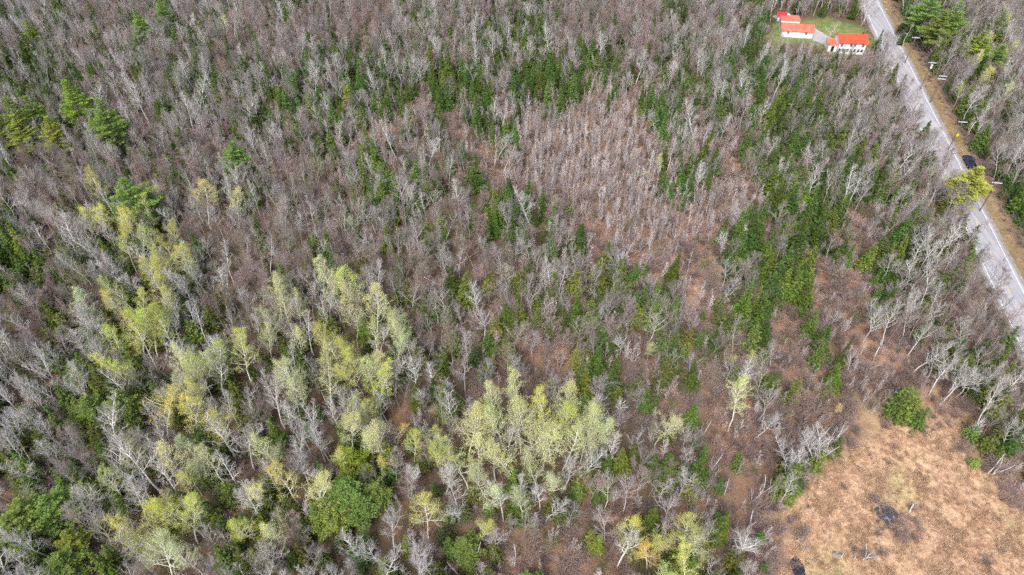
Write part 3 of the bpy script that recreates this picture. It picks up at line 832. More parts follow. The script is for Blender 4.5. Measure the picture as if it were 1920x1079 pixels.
# ------------------------------------------------------------------ generic part helpers
def tag(o, label=None, cat=None, group=None, kind=None):
    if label: o['label'] = label
    if cat: o['category'] = cat
    if group: o['group'] = group
    if kind: o['kind'] = kind
    return o
def empty(name, loc, rz=0):
    o = bpy.data.objects.new(name, None); C.objects.link(o); o.location = loc; o.rotation_euler = (0, 0, rz); o.empty_display_size = 0.2
    return o
def link(name, me, parent=None, **kw):
    o = bpy.data.objects.new(name, me); C.objects.link(o)
    if parent: o.parent = parent
    return tag(o, **kw)
class MB:
    def __init__(s): s.v, s.f, s.n = [], [], 0
    def add(s, V, Fl):
        s.v += [tuple(map(float, p)) for p in V]; s.f += [tuple(i + s.n for i in f) for f in Fl]; s.n = len(s.v); return s
    def box(s, c, d, rz=0, taper=1.0, rx=0):
        cx, cy, cz = c; hx, hy, hz = d[0] / 2, d[1] / 2, d[2] / 2
        V = []
        for z in (-hz, hz):
            k = taper if z > 0 else 1
            for x, y in ((-hx, -hy), (hx, -hy), (hx, hy), (-hx, hy)):
                X, Y, Z = x * k, y * k, z
                Y, Z = Y * math.cos(rx) - Z * math.sin(rx), Y * math.sin(rx) + Z * math.cos(rx)
                V.append((cx + X * math.cos(rz) - Y * math.sin(rz), cy + X * math.sin(rz) + Y * math.cos(rz), cz + Z))
        return s.add(V, [(0, 3, 2, 1), (4, 5, 6, 7), (0, 1, 5, 4), (1, 2, 6, 5), (2, 3, 7, 6), (3, 0, 4, 7)])
    def tube(s, p0, p1, r0, r1=None, n=8):
        p0, p1 = Vector(p0), Vector(p1); r1 = r0 if r1 is None else r1
        d = (p1 - p0).normalized(); u = d.orthogonal().normalized(); v = d.cross(u)
        V = []
        for p, r in ((p0, r0), (p1, r1)):
            for k in range(n):
                t = 2 * math.pi * k / n; V.append(p + (u * math.cos(t) + v * math.sin(t)) * r)
        return s.add(V, [(k, (k + 1) % n, n + (k + 1) % n, n + k) for k in range(n)] + [tuple(range(n - 1, -1, -1)), tuple(range(n, 2 * n))])
    def build(s, name, m, parent=None, bevel=0, smooth=False, **kw):
        me = bpy.data.meshes.new(name); me.from_pydata(s.v, [], s.f); me.materials.append(m); me.update()
        if smooth: me.polygons.foreach_set('use_smooth', [True] * len(me.polygons))
        o = link(name, me, parent, **kw)
        if bevel:
            b = o.modifiers.new('bevel', 'BEVEL'); b.width = bevel; b.segments = 2
        return o

# ------------------------------------------------------------------ road
def strip(name, off0, off1, z, y0, y1, m, step=2.0, jag=0.0, parent=None, dashes=None):
    mb = MB(); c = math.sqrt(1 + ka[0] ** 2)
    segs = dashes or [(y0, y1)]
    for a, b in segs:
        n = max(1, int((b - a) / step)); V = []
        for i in range(n + 1):
            y = a + (b - a) * i / n
            for k, o in enumerate((off0, off1)):
                oo = o + (rnd.gauss(0, jag) if jag else 0)
                V.append((road_x(y) + oo * c, y, z))
        mb.add(V, [(2 * i, 2 * i + 1, 2 * i + 3, 2 * i + 2) for i in range(n)])
    o = mb.build(name, m, parent); o['kind'] = 'structure'
    return o
m, n, b = new_mat('asphalt')
tc = node(n, 'ShaderNodeTexCoord'); mp = node(n, 'ShaderNodeMapping', vector_type='POINT')
mp.inputs['Rotation'].default_value = (0, 0, math.atan(ka[0])); mp.inputs['Scale'].default_value = (1.1, .03, 1)
n.links.new(tc.outputs['Object'], mp.inputs[0]); st = node(n, 'ShaderNodeTexNoise'); st.inputs['Scale'].default_value = 1.0; st.inputs['Detail'].default_value = 4; n.links.new(mp.outputs[0], st.inputs['Vector'])
col = mixc(n, maprange(n, noise(n, 0.35, 6, rough=0.7), 0.35, 0.65, 0, 1), (0.31, 0.305, 0.33), (0.39, 0.385, 0.41))
col = mixc(n, maprange(n, noise(n, 3.0, 6, rough=0.8), 0.5, 0.7, 0, 0.5), col, (0.28, 0.275, 0.29))
col = mixc(n, maprange(n, st.outputs[0], .42, .62, 0, .6), col, (0.50, 0.49, 0.515))
n.links.new(col, b.inputs['Base Color']); b.inputs['Roughness'].default_value = 0.75
M['asphalt'] = m
M['white_paint'] = plain('worn_white_paint', (0.68, 0.68, 0.70), 0.6, 0.35, 1.5)
M['yellow_paint'] = plain('worn_yellow_paint', (0.62, 0.47, 0.22), 0.6, 0.3, 1.5)
M['shoulder'] = plain('gravel_shoulder', (0.30, 0.27, 0.25), 0.9, 0.3, 1.0)
strip('road_shoulder', -ROAD_HALF - .9, ROAD_HALF + .9, 0.02, 20, 420, M['shoulder'], jag=0.12)
strip('road', -ROAD_HALF, ROAD_HALF, 0.06, 20, 420, M['asphalt'])
strip('road_edge_line', 3.10, 3.34, 0.066, 20, 420, M['white_paint'])
strip('road_edge_line', -3.34, -3.10, 0.066, 20, 420, M['white_paint'])
strip('road_center_line', -0.13, 0.13, 0.066, 20, 420, M['yellow_paint'], dashes=[(y, y + 3.2) for y in range(20, 420, 12)])

# ------------------------------------------------------------------ buildings
M['white_wall'] = plain('white_clapboard', (0.78, 0.78, 0.80), 0.6, 0.06, 1.2)
M['orange_roof'] = plain('orange_red_metal_roof', (0.74, 0.085, 0.04), 0.45, 0.22, 0.6)
M['faded_roof'] = plain('faded_orange_roof', (0.70, 0.17, 0.11), 0.5, 0.4, 0.45)
M['red_roof'] = plain('bright_red_roof', (0.72, 0.02, 0.04), 0.5, 0.1, 1)
M['dark_glass'] = plain('dark_window_glass', (0.03, 0.035, 0.05), 0.15, 0.1, 1, spec=0.6)
M['black'] = plain('black_opening', (0.02, 0.02, 0.022), 0.7)
M['white_trim'] = plain('white_trim', (0.82, 0.82, 0.82), 0.5, 0.05)
M['brick'] = plain('chimney_brick', (0.16, 0.06, 0.05), 0.9, 0.3, 6)
M['gravel'] = plain('gravel_drive', (0.42, 0.40, 0.41), 0.95, 0.25, 1.2)
def wall_box(L, W, Hw, gable, name, mat, parent):
    """four walls with gable ends (ridge along x)"""
    a, c = L / 2, W / 2
    V = [(-a, -c, -.4), (a, -c, -.4), (a, c, -.4), (-a, c, -.4), (-a, -c, Hw), (a, -c, Hw), (a, c, Hw), (-a, c, Hw), (-a, 0, Hw + gable), (a, 0, Hw + gable)]
    return MB().add(V, [(0, 1, 5, 4), (2, 3, 7, 6), (1, 2, 6, 9, 5), (3, 0, 4, 8, 7)]).build(name, mat, parent)
def gable_roof(L, W, Hw, gable, mat, parent, over=0.4, t=0.14):
    a, c = L / 2 + over, W / 2 + over
    z0 = Hw - gable * over / (W / 2)
    mb = MB()
    for s in (-1, 1):
        V = [(-a, s * c, z0 + .05), (a, s * c, z0 + .05), (a, 0, Hw + gable + .05), (-a, 0, Hw + gable + .05)]
        V += [(x, y, z + t) for x, y, z in V]
        mb.add(V, [(0, 1, 2, 3), (4, 5, 6, 7), (0, 1, 5, 4), (1, 2, 6, 5), (2, 3, 7, 6), (3, 0, 4, 7)])
    # standing seams
    k = -a + 0.3
    while k < a - .1:
        for s in (-1, 1):
            mb.tube((k, s * c, z0 + .05 + t), (k, 0, Hw + gable + .05 + t), 0.025, n=4)
        k += 0.6
    return mb.build('roof', mat, parent)
def window(parent, x, y, z, w_, h_, mat_g, side=-1):
    f = MB()
    t = 0.09
    yy = y + side * 0.05
    f.box((x, yy, z + h_ / 2 + t / 2), (w_ + 2 * t, 0.1, t)); f.box((x, yy, z - h_ / 2 - t / 2), (w_ + 2 * t, 0.14, t))
    f.box((x - w_ / 2 - t / 2, yy, z), (t, 0.1, h_)); f.box((x + w_ / 2 + t / 2, yy, z), (t, 0.1, h_)); f.box((x, yy, z), (w_, 0.06, 0.05))
    o = f.build('window', M['white_trim'], parent)
    MB().box((x, y + side * 0.015, z), (w_, 0.03, h_)).build('pane', mat_g, o)
    return o
# farmhouse
hs = empty('farmhouse', HOUSE['c'], HOUSE['a'])
tag(hs, 'white two-storey farmhouse with orange-red roof, nearest building to the road', 'house')
L, W_, Hw = HOUSE['L'], HOUSE['W'], 4.3
wall_box(L, W_, Hw, 1.7, 'wall', M['white_wall'], hs)
rf = gable_roof(L, W_, Hw, 1.7, M['orange_roof'], hs)
MB().box((L * .38, 0.2, Hw + 2.1), (0.5, 0.5, 1.1)).build('chimney', M['brick'], rf)
for x in (-L * .4, -L * .06, L * .08, L * .38):
    window(hs, x, -W_ / 2, 3.45, .9, 1.0, M['dark_glass'])
for x in (-L * .42, -L * .3, -L * .14, 0, L * .13, L * .27, L * .4):
    window(hs, x, -W_ / 2, 1.45, .9, 1.1, M['dark_glass'])
window(hs, L * .15, W_ / 2, 1.5, .9, 1.2, M['dark_glass'], 1)
w_ = MB().box((-L / 2 - 1.5, .4, 1.3), (3.0, 4.2, 2.7)).build('porch', M['white_wall'], hs)
MB().box((-L / 2 - 1.6, .4, 2.78), (3.4, 4.7, 0.14), rx=.06).build('porch_roof', M['faded_roof'], w_)
MB().box((-L / 2 - 1.4, -1.73, 1.1), (1.0, 0.06, 2.0)).build('door', M['black'], w_)
MB().box((-L * .38, -W_ / 2 - .8, .35), (1.6, 1.5, .35)).build('step', M['white_trim'], hs)
# barn
br = empty('barn', BARN['c'], BARN['a'])
tag(br, 'long low white barn with faded orange roof and lean-to behind it', 'barn')
L, W_, Hw = BARN['L'], BARN['W'], 2.5
wall_box(L, W_, Hw, 1.2, 'wall', M['white_wall'], br)
gable_roof(L, W_, Hw, 1.2, M['faded_roof'], br)
for x in (-L * .3, L * .28):
    window(br, x, -W_ / 2, 1.8, .8, .8, M['dark_glass'])
MB().box((L * .02, -W_ / 2 - .03, 1.1), (2.4, .06, 2.3)).build('door', M['white_trim'], br)
lt = MB().box((-L * .19, W_ / 2 + 2.0, 1.55), (L * .6, 3.9, 3.9)).build('lean_to', M['white_wall'], br)
MB().box((-L * .19, W_ / 2 + 2.1, 3.62), (L * .6 + .5, 4.5, .14), rx=.05).build('lean_to_roof', M['faded_roof'], lt)
# shed
sh = empty('shed', SHED['c'], SHED['a'])
tag(sh, 'small shed with bright red roof and dark doorway behind the barn', 'shed')
wall_box(3.2, 2.8, 2.1, 0.9, 'wall', M['white_wall'], sh)
gable_roof(3.2, 2.8, 2.1, 0.9, M['red_roof'], sh, .3, .1)
MB().box((.85, -1.43, 1.0), (1.1, .06, 1.9)).build('door', M['black'], sh)
# yard trailers
M['trailer'] = plain('trailer_white', (0.78, 0.78, 0.8), .4, .08)
for i, (px, py, d, rz, lab) in enumerate([(1473, 36, (2.2, 1.5, 1.6), .1, 'white box trailer parked between red shed and trees'), (1452, 37, (2.8, 1.4, 1.0), -.1, 'low white utility trailer at the far side of red shed')]):
    p = G(px, py)
    t = empty('trailer', p, rz); tag(t, lab, 'trailer', 'trailers by the red shed')
    MB().box((0, 0, .35 + d[2] / 2), d).build('body', M['trailer'], t, bevel=.08)
    for s in (-1, 1):
        MB().tube((0, s * (d[1] / 2 + .02), .3), (0, s * (d[1] / 2 + .22), .3), .3, n=14).build('wheel', M['black'], t)
    MB().tube((d[0] / 2, 0, .4), (d[0] / 2 + .9, 0, .4), .05).build('hitch', M['black'], t)
# driveway
dv = [(1522, 48), (1535, 52), (1548, 60), (1565, 72), (1600, 58), (1632, 72), (1642, 84), (1634, 86), (1600, 66), (1570, 84), (1552, 78), (1525, 74)]
V = [G(x, y) + Vector((0, 0, .03)) for x, y in [(1520, 50), (1533, 50), (1548, 60), (1562, 74), (1560, 88), (1540, 82), (1524, 76)]]
o = MB().add(V, [tuple(range(len(V)))]).build('driveway', M['gravel']); o['kind'] = 'structure'
V = [G(x, y) + Vector((0, 0, .035)) for x, y in [(1700, 30), (1670, 28), (1664, 34), (1700, 38)]]

# ------------------------------------------------------------------ pickup
M['car_paint'] = plain('dark_blue_car_paint', (0.022, 0.035, 0.065), .25, .05, spec=.6)
M['tyre'] = plain('tyre_rubber', (0.02, 0.02, 0.02), .9)
M['glass'] = plain('car_glass', (0.02, 0.025, 0.03), .08, .05, spec=.8)
M['chrome'] = plain('chrome', (0.6, 0.6, 0.62), .25, .05, metallic=.9)
M['lamp_red'] = plain('red_lamp_lens', (0.4, 0.01, 0.01), .3)
M['lamp_white'] = plain('clear_lamp_lens', (0.7, 0.7, 0.7), .2)
pk = G(1816, 308)
pa = math.atan2(1, ka[0])          # along the road, away from the camera
tk = empty('pickup_truck', (pk.x, pk.y, 0), pa)
tk.scale = (1.12,) * 3
tag(tk, 'dark blue crew cab pickup truck parked on the grass verge beside the road', 'pickup truck')
# x axis = forward
prof = [(-2.85, .55), (-2.85, 1.05), (-1.0, 1.1), (.95, 1.12), (2.0, 1.08), (2.75, .95), (2.85, .55)]
def lathe_profile(prof, hw, inset=.06):
    V = []; n = len(prof)
    for s in (-1, 1):
        for x, z in prof: V.append((x, s * hw, z))
    Fl = [tuple(range(n)), tuple(range(2 * n - 1, n - 1, -1))] + [(i, n + i, n + (i + 1) % n, (i + 1) % n) for i in range(n)]
    return MB().add(V, Fl)
body = MB()
body.box((-1.85, 0, .62), (2.1, 1.6, .16))                      # bed floor
for s in (-1, 1): body.box((-1.85, s * .89, .85), (2.1, .14, .55))
body.box((-2.85, 0, .85), (.1, 1.9, .55)); body.box((-.85, 0, .85), (.1, 1.9, .55))
b2 = lathe_profile([(-.82, .42), (-.82, 1.12), (1.2, 1.14), (2.0, 1.1), (2.7, .98), (2.85, .8), (2.85, .45)], .95)
body.add(b2.v, b2.f)
bo = body.build('body', M['car_paint'], tk, bevel=.05)
cab = MB().add([(-.85, -.82, 1.1), (1.25, -.82, 1.12), (1.25, .82, 1.12), (-.85, .82, 1.1), (-.7, -.68, 1.78), (.55, -.68, 1.8), (.55, .68, 1.8), (-.7, .68, 1.78)],
               [(4, 5, 6, 7), (0, 1, 5, 4), (1, 2, 6, 5), (2, 3, 7, 6), (3, 0, 4, 7)]).build('cab', M['car_paint'], tk, bevel=.05)
def quad(name, pts, mat, par, off=(0, 0, 0)):
    return MB().add([(p[0] + off[0], p[1] + off[1], p[2] + off[2]) for p in pts], [(0, 1, 2, 3)]).build(name, mat, par)
quad('windscreen', [(1.17, -.74, 1.18), (1.17, .74, 1.18), (.62, .62, 1.74), (.62, -.62, 1.74)], M['glass'], cab, (.03, 0, .02))
quad('rear_window', [(-.86, -.68, 1.2), (-.86, .68, 1.2), (-.74, .6, 1.7), (-.74, -.6, 1.7)], M['glass'], cab, (-.03, 0, 0))
for s in (-1, 1):
    quad('side_window', [(-.72, s * .815, 1.18), (.15, s * .815, 1.18), (.1, s * .71, 1.7), (-.62, s * .71, 1.7)], M['glass'], cab, (0, s * .03, 0))
    quad('side_window', [(.22, s * .815, 1.18), (1.0, s * .815, 1.18), (.52, s * .71, 1.7), (.18, s * .71, 1.7)], M['glass'], cab, (0, s * .03, 0))
    MB().box((2.82, s * .72, .85), (.08, .3, .18)).build('headlight', M['lamp_white'], tk)
    MB().box((-2.92, s * .84, .95), (.05, .14, .3)).build('taillight', M['lamp_red'], tk)
    MB().box((1.0, s * 1.06, 1.22), (.12, .22, .16)).build('mirror', M['car_paint'], tk)
    for x in (-1.85, 1.85):
        wh = MB().tube((x, s * .74, .4), (x, s * .98, .4), .4, n=18).build('wheel', M['tyre'], tk)
        MB().tube((x, s * .985, .4), (x, s * 1.0, .4), .22, n=14).build('rim', M['chrome'], wh)
MB().box((2.9, 0, .5), (.14, 1.8, .22)).build('bumper', M['chrome'], tk)
MB().box((-2.95, 0, .5), (.12, 1.8, .2)).build('bumper', M['chrome'], tk)

# ------------------------------------------------------------------ poles, wires, sign
M['pole_wood'] = plain('weathered_pole_wood', (0.16, 0.13, 0.11), .9, .2, 4)
M['arm_wood'] = plain('pale_crossarm', (0.62, 0.68, 0.70), .7, .1, 3)
M['insulator'] = plain('insulator', (0.7, 0.75, 0.78), .3)
M['wire'] = plain('wire', (0.12, 0.12, 0.13), .5)
M['can'] = plain('transformer_can', (0.72, 0.73, 0.75), .4)
# pixel of each crossarm; its ground foot is found on a line beside the road
POLE_H = 10.0
arms = [(1717, 71), (1748, 118), (1768, 143), (1805, 229), (1869, 343)]
tops = []
plabs = ['utility pole with crossarm nearest the orange-roofed house', 'utility pole carrying a white transformer can', 'utility pole with two stacked crossarms past the transformer pole',
         'utility pole beside the yellow road sign', 'utility pole beside the yellow pine, past the parked pickup truck']
for i, (px, py) in enumerate(arms):
    p = G(px, py, POLE_H - .5)
    o = empty('utility_pole', (p.x, p.y, 0), math.atan(-ka[0]))
    tag(o, plabs[i], 'utility pole', 'utility poles along the road')
    MB().tube((0, 0, -.3), (0, 0, POLE_H), .17, .11, n=10).build('pole', M['pole_wood'], o)
    for k in range(2 if i == 2 else 1):
        zz = POLE_H - .45 - 1.0 * k
        a_ = MB().box((0, -.16, zz), (2.5, .14, .16)).build('crossarm', M['arm_wood'], o)
        for x in (-1.1, -.4, .4, 1.1): MB().tube((x, -.16, zz + .08), (x, -.16, zz + .32), .06, .04, n=8).build('insulator', M['insulator'], a_)
    if i == 1:
        MB().tube((.1, -.45, POLE_H - 2.2), (.1, -.45, POLE_H - 1.0), .33, n=14).build('transformer', M['can'], o)
    tops.append(Vector((p.x, p.y, POLE_H)))
pA = tops[0] + (tops[0] - tops[1]) * 1.4; 
dirv = (tops[-1] - tops[-2]); pZ = tops[-1] + dirv * 1.6
chain = [tops[0] + (tops[0] - tops[1]).normalized() * 40] + tops + [pZ]
for off, zz, lab in ((-1.1, -.1, 'overhead power line strung nearest the road'), (1.1, -.1, 'overhead power line strung on the woods side of the poles'), (0.0, -2.6, 'lower utility cable hung beneath the power lines')):
    mb = MB()
    for a, b in zip(chain[:-1], chain[1:]):
        q = None
        for k in range(13):
            t = k / 12; p = a.lerp(b, t) + Vector((off, 0, zz - 1.1 * 4 * t * (1 - t) * min(1, (b - a).length / 40)))
            if q is not None: mb.tube(q, p, .04, n=4)
            q = p
    mb.build('power_line', M['wire'], label=lab, cat='wire', group='overhead lines beside the road')
# sign
M['sign_yellow'] = plain('sign_yellow', (0.85, 0.66, 0.0), .5, .03)
sp = G(1789, 266)
sg = empty('road_sign', (sp.x, sp.y, 0), 0)
tag(sg, 'yellow diamond warning sign on a post by the road verge', 'road sign')
MB().box((0, .05, 1.2), (.08, .06, 2.6)).build('post', M['pole_wood'], sg)
pl = MB(); s_ = .62
pl.add([(0, 0, 2.3 - s_), (s_, 0, 2.3), (0, 0, 2.3 + s_), (-s_, 0, 2.3), (0, .03, 2.3 - s_), (s_, .03, 2.3), (0, .03, 2.3 + s_), (-s_, .03, 2.3)], [(0, 1, 2, 3), (7, 6, 5, 4), (0, 4, 5, 1), (1, 5, 6, 2), (2, 6, 7, 3), (3, 7, 4, 0)])
pl.build('sign_plate', M['sign_yellow'], sg)

M['stone'] = plain('dark_fieldstone', (0.07, 0.072, 0.085), .85, .5, 3.0)
M['stone_pale'] = plain('pale_fieldstone', (0.24, 0.23, 0.25), .85, .4, 3.0)
def stone(x, y, z, r, seed, mat):
    rs = np.random.RandomState(seed); V = []; Fl = []; n, m_ = 9, 6
    ax = rs.uniform(.65, 1.25, 3) * np.array([1, 1, .8])
    for i in range(m_ + 1):
        ph = math.pi * i / m_
        for j in range(n):
            th = 6.283 * j / n
            k = r * (1 + rs.normal() * .13)
            V.append((k * math.sin(ph) * math.cos(th) * ax[0], k * math.sin(ph) * math.sin(th) * ax[1], k * math.cos(ph) * ax[2]))
    for i in range(m_):
        for j in range(n): Fl.append((i * n + j, (i + 1) * n + j, (i + 1) * n + (j + 1) % n, i * n + (j + 1) % n))
    o = MB().add(V, Fl).build('stone', mat); o.location = (x, y, z); o.rotation_euler = (0, 0, rs.rand() * 6.28)
    return o
for i in range(84):
    a = rnd.uniform(0, 6.283); r_ = 1.7 * math.sqrt(rnd.random())
    x, y = pile.x + r_ * math.cos(a) * 1.15, pile.y + r_ * math.sin(a)
    rr = rnd.uniform(.16, .38)
    pale = rnd.random() < .3
    o = stone(x, y, hgt(x, y) + .1 + (.75 * max(0, 1 - r_ / 1.7)) * rnd.random(), rr, 2000 + i, M['stone_pale'] if pale else M['stone'])
    tag(o, ('larger ' if rr > .27 else 'smaller ') + ('pale grey' if pale else 'dark grey') + ' fieldstone ' + ('at the core' if r_ < .85 else 'on the road side' if math.cos(a) > .5 else 'on the woods side' if math.cos(a) < -.5 else 'on the far rim' if math.sin(a) > 0 else 'on the near rim') + ' of the clearing heap', 'stone', 'stones heaped in the clearing')
for i, (px, py, r_, lab) in enumerate([(1514, 1030, .42, 'pale boulder half buried in reddish scrub near the dark pool'), (1563, 1041, .4, 'long pale boulder between the two thinnest birches'), (1572, 1044, .36, 'pale boulder at the foot of a thin birch in the clearing'), (1424, 945, .5, 'lone pale boulder in the brush beside the clearing')]):
    p = G(px, py); tag(stone(p.x, p.y, hgt(p.x, p.y) + .12, r_, 2100 + i, M['stone_pale']), lab, 'boulder').name = 'boulder'
m, n, b = new_mat('pool_water'); b.inputs['Base Color'].default_value = (.02, .025, .035, 1); b.inputs['Roughness'].default_value = .12; b.inputs['Specular IOR Level'].default_value = .6
pc = G(1497, 1070); V = []
for k in range(20):
    t = 6.283 * k / 20; V.append((pc.x + 1.1 * math.cos(t) * (1 + .12 * math.sin(3 * t)), pc.y + 2.4 * math.sin(t) * (1 + .08 * math.cos(5 * t)), hgt(pc.x, pc.y) + .16))
MB().add(V, [tuple(range(20))]).build('water', m)['kind'] = 'structure'
for i, (px, py, L_, a, r_, lab) in enumerate([(1522, 500, 5.5, -.35, .12, 'pale fallen log on brown brush between spruces'), (1600, 300, 6, .5, .1, 'fallen pale trunk lying among bare trees near the road'), (1000, 598, 4.5, -.1, .12, 'short fallen log on reddish leaf litter amid grey trees'),
        (795, 520, 5, -.6, .12, 'fallen grey trunk lying on open leaf litter'), (1200, 395, 5, .4, .1, 'thin fallen log at the edge of the sapling field'), (1020, 668, 5, -.1, .1, 'pale fallen branch before the mossy thicket'), (330, 1010, 5, .5, .12, 'fallen branch on bare reddish ground beside yellow poplars')]):
    p = G(px, py); z = hgt(p.x, p.y) + .25
    mb = MB(); q = Vector((p.x, p.y, z)); d = Vector((math.cos(a), math.sin(a), 0)); rr = r_
    for k in range(5):
        q2 = q + (d + Vector((rnd.gauss(0, .08), rnd.gauss(0, .08), 0))) * L_ / 5; mb.tube(q, q2, rr, rr * .82, 7); 
        if k in (2, 3): mb.tube(q2, q2 + Vector((rnd.uniform(-.2, .8), rnd.uniform(-.9, .9), .3)), rr * .5, .015, 5)
        q = q2; rr *= .82
    mb.build('fallen_log', M['deadwood'], label=lab, cat='log', group='fallen logs')
p = G(1838, 293); MB().tube((p.x, p.y, -.2), (p.x, p.y, 1.1), .07, n=8).tube((p.x, p.y, 1.1), (p.x, p.y, 1.16), .09, n=8).build('marker_post', M['white_trim'], label='short white marker post in the brown verge beyond the pickup', cat='post')
# ------------------------------------------------------------------ vegetation objects
NAMES = {'bare_tree': ('tree', 300), 'budding_maple': ('tree', 300), 'pale_aspen': ('tree', 300), 'leafing_poplar': ('tree', 300), 'spruce_tree': ('tree', 300), 'hemlock_tree': ('tree', 300),
         'pine_tree': ('tree', 300), 'white_birch': ('tree', 300), 'dead_tree': ('tree', 300), 'sapling': ('sapling', 300), 'shrub': ('shrub', 300), 'leafing_shrub': ('shrub', 300)}
GRP = {'bare_tree': 'leafless grey hardwood trees', 'budding_maple': 'brown and pinkish budding trees', 'pale_aspen': 'leafless pale-barked aspens', 'leafing_poplar': 'poplars in new yellow-green leaf',
       'spruce_tree': 'dark pointed spruces', 'hemlock_tree': 'bushy round-topped evergreens', 'pine_tree': 'feathery white pines', 'sapling': 'thin bare saplings', 'shrub': 'leafless twiggy shrubs', 'leafing_shrub': 'olive-green leafing shrubs', 'white_birch': 'slender white birches', 'dead_tree': 'dead standing trees'}
STUFF = {'bare_tree': 'farther_bare_woods', 'budding_maple': 'farther_budding_woods', 'pale_aspen': 'farther_aspen_woods', 'leafing_poplar': 'farther_poplar_woods', 'spruce_tree': 'farther_spruce_woods',
         'hemlock_tree': 'farther_hemlock_woods', 'pine_tree': 'farther_pine_woods', 'sapling': 'sapling_thicket_undergrowth', 'shrub': 'brush_undergrowth', 'leafing_shrub': 'green_undergrowth', 'white_birch': 'farther_birches', 'dead_tree': 'farther_dead_trees'}
hidden = {}
def stuff_object(name, kind, items, label, cat):
    coll = bpy.data.collections.get('src_' + kind)
    if coll is None:
        coll = bpy.data.collections.new('src_' + kind)
        for i, d in enumerate(LIB[kind]):
            o = bpy.data.objects.new('%s_%02d' % (kind, i), d['whole']); coll.objects.link(o)
    n = len(items)
    me = bpy.data.meshes.new(name); me.vertices.add(n)
    co = np.array([(q['x'], q['y'], hgt(q['x'], q['y']) - .05) for q in items], np.float32)
    me.vertices.foreach_set('co', co.ravel())
    a = me.attributes.new('v_idx', 'INT', 'POINT'); a.data.foreach_set('value', np.array([q['v'] for q in items], np.int32))
    a = me.attributes.new('v_rot', 'FLOAT_VECTOR', 'POINT'); a.data.foreach_set('vector', np.array([(q['lean'][0], q['lean'][1], q['rot']) for q in items], np.float32).ravel())
    a = me.attributes.new('v_scl', 'FLOAT_VECTOR', 'POINT')
    a.data.foreach_set('vector', np.array([(q['h'] / LIB[kind][0]['H'] * q['sx'],) * 2 + (q['h'] / LIB[kind][0]['H'],) for q in items], np.float32).ravel())
    o = bpy.data.objects.new(name, me); C.objects.link(o)
    ng = bpy.data.node_groups.new(name, 'GeometryNodeTree')
    ng.interface.new_socket('Geometry', in_out='INPUT', socket_type='NodeSocketGeometry')
    ng.interface.new_socket('Geometry', in_out='OUTPUT', socket_type='NodeSocketGeometry')
    gi, go = ng.nodes.new('NodeGroupInput'), ng.nodes.new('NodeGroupOutput')
    ip = ng.nodes.new('GeometryNodeInstanceOnPoints')
    ci = ng.nodes.new('GeometryNodeCollectionInfo'); ci.inputs['Collection'].default_value = coll
    ci.inputs['Separate Children'].default_value = True; ci.inputs['Reset Children'].default_value = True
    def na(nm, t):
        x = ng.nodes.new('GeometryNodeInputNamedAttribute'); x.data_type = t; x.inputs['Name'].default_value = nm
        return x.outputs['Attribute']
    L = ng.links.new
    L(gi.outputs[0], ip.inputs['Points']); L(ci.outputs[0], ip.inputs['Instance'])
    ip.inputs['Pick Instance'].default_value = True
    L(na('v_idx', 'INT'), ip.inputs['Instance Index'])
    L(na('v_rot', 'FLOAT_VECTOR'), ip.inputs['Rotation']); L(na('v_scl', 'FLOAT_VECTOR'), ip.inputs['Scale'])
    L(ip.outputs[0], go.inputs[0])
    md = o.modifiers.new('scatter', 'NODES'); md.node_group = ng
    tag(o, label, cat, kind='stuff')
    return o

stuff_object('dry_grass', 'grass_tuft', tufts, 'dry straw-coloured grass over the clearing and road verge', 'grass')
from mathutils import Euler
del PL['grass_tuft']
EXPL = {('pine_tree', 118): 'tallest narrow yellow-green pine, above the pine with drooping tiers', ('pine_tree', 182): 'big green pine with drooping tiers, foot of the yellow-green pine', ('pine_tree', 432): 'lone round green pine amid reddish bare woods',
        ('pine_tree', 228): 'single bright green pine standing behind yellow poplars', ('pine_tree', 1838): 'yellow pine overhanging the road below the parked pickup', ('leafing_poplar', 365): 'lone wide cream-crowned tree among bare reddish woods',
        ('leafing_poplar', 1228): 'small bright yellow tree at the bottom edge of the woods', ('dead_tree', 785): 'white dead tree with wide spread arms in brown scrub', ('dead_tree', 1825): 'white crooked dead tree near the road and clearing',
        ('hemlock_tree', 1712): 'big light green evergreen at the clearing edge', ('hemlock_tree', 1738): 'darker evergreen joined to the big light one at the clearing', ('hemlock_tree', 1834): 'small round bright green bush-like evergreen in the clearing',
        ('hemlock_tree', 1432): 'round blue-green evergreen beside the clearing, above another round one', ('pine_tree', 255): 'lone pale green pine far up in grey woods'}
for (k_, x_), l_ in EXPL.items():
    for q in PL[k_]:
        if q['hand'] and abs(P(q['x'], q['y'], q['h'])[0] - x_) < 1.5 and not q['label']: q['label'] = l_; break
    else: print('no tree for label', k_, x_)
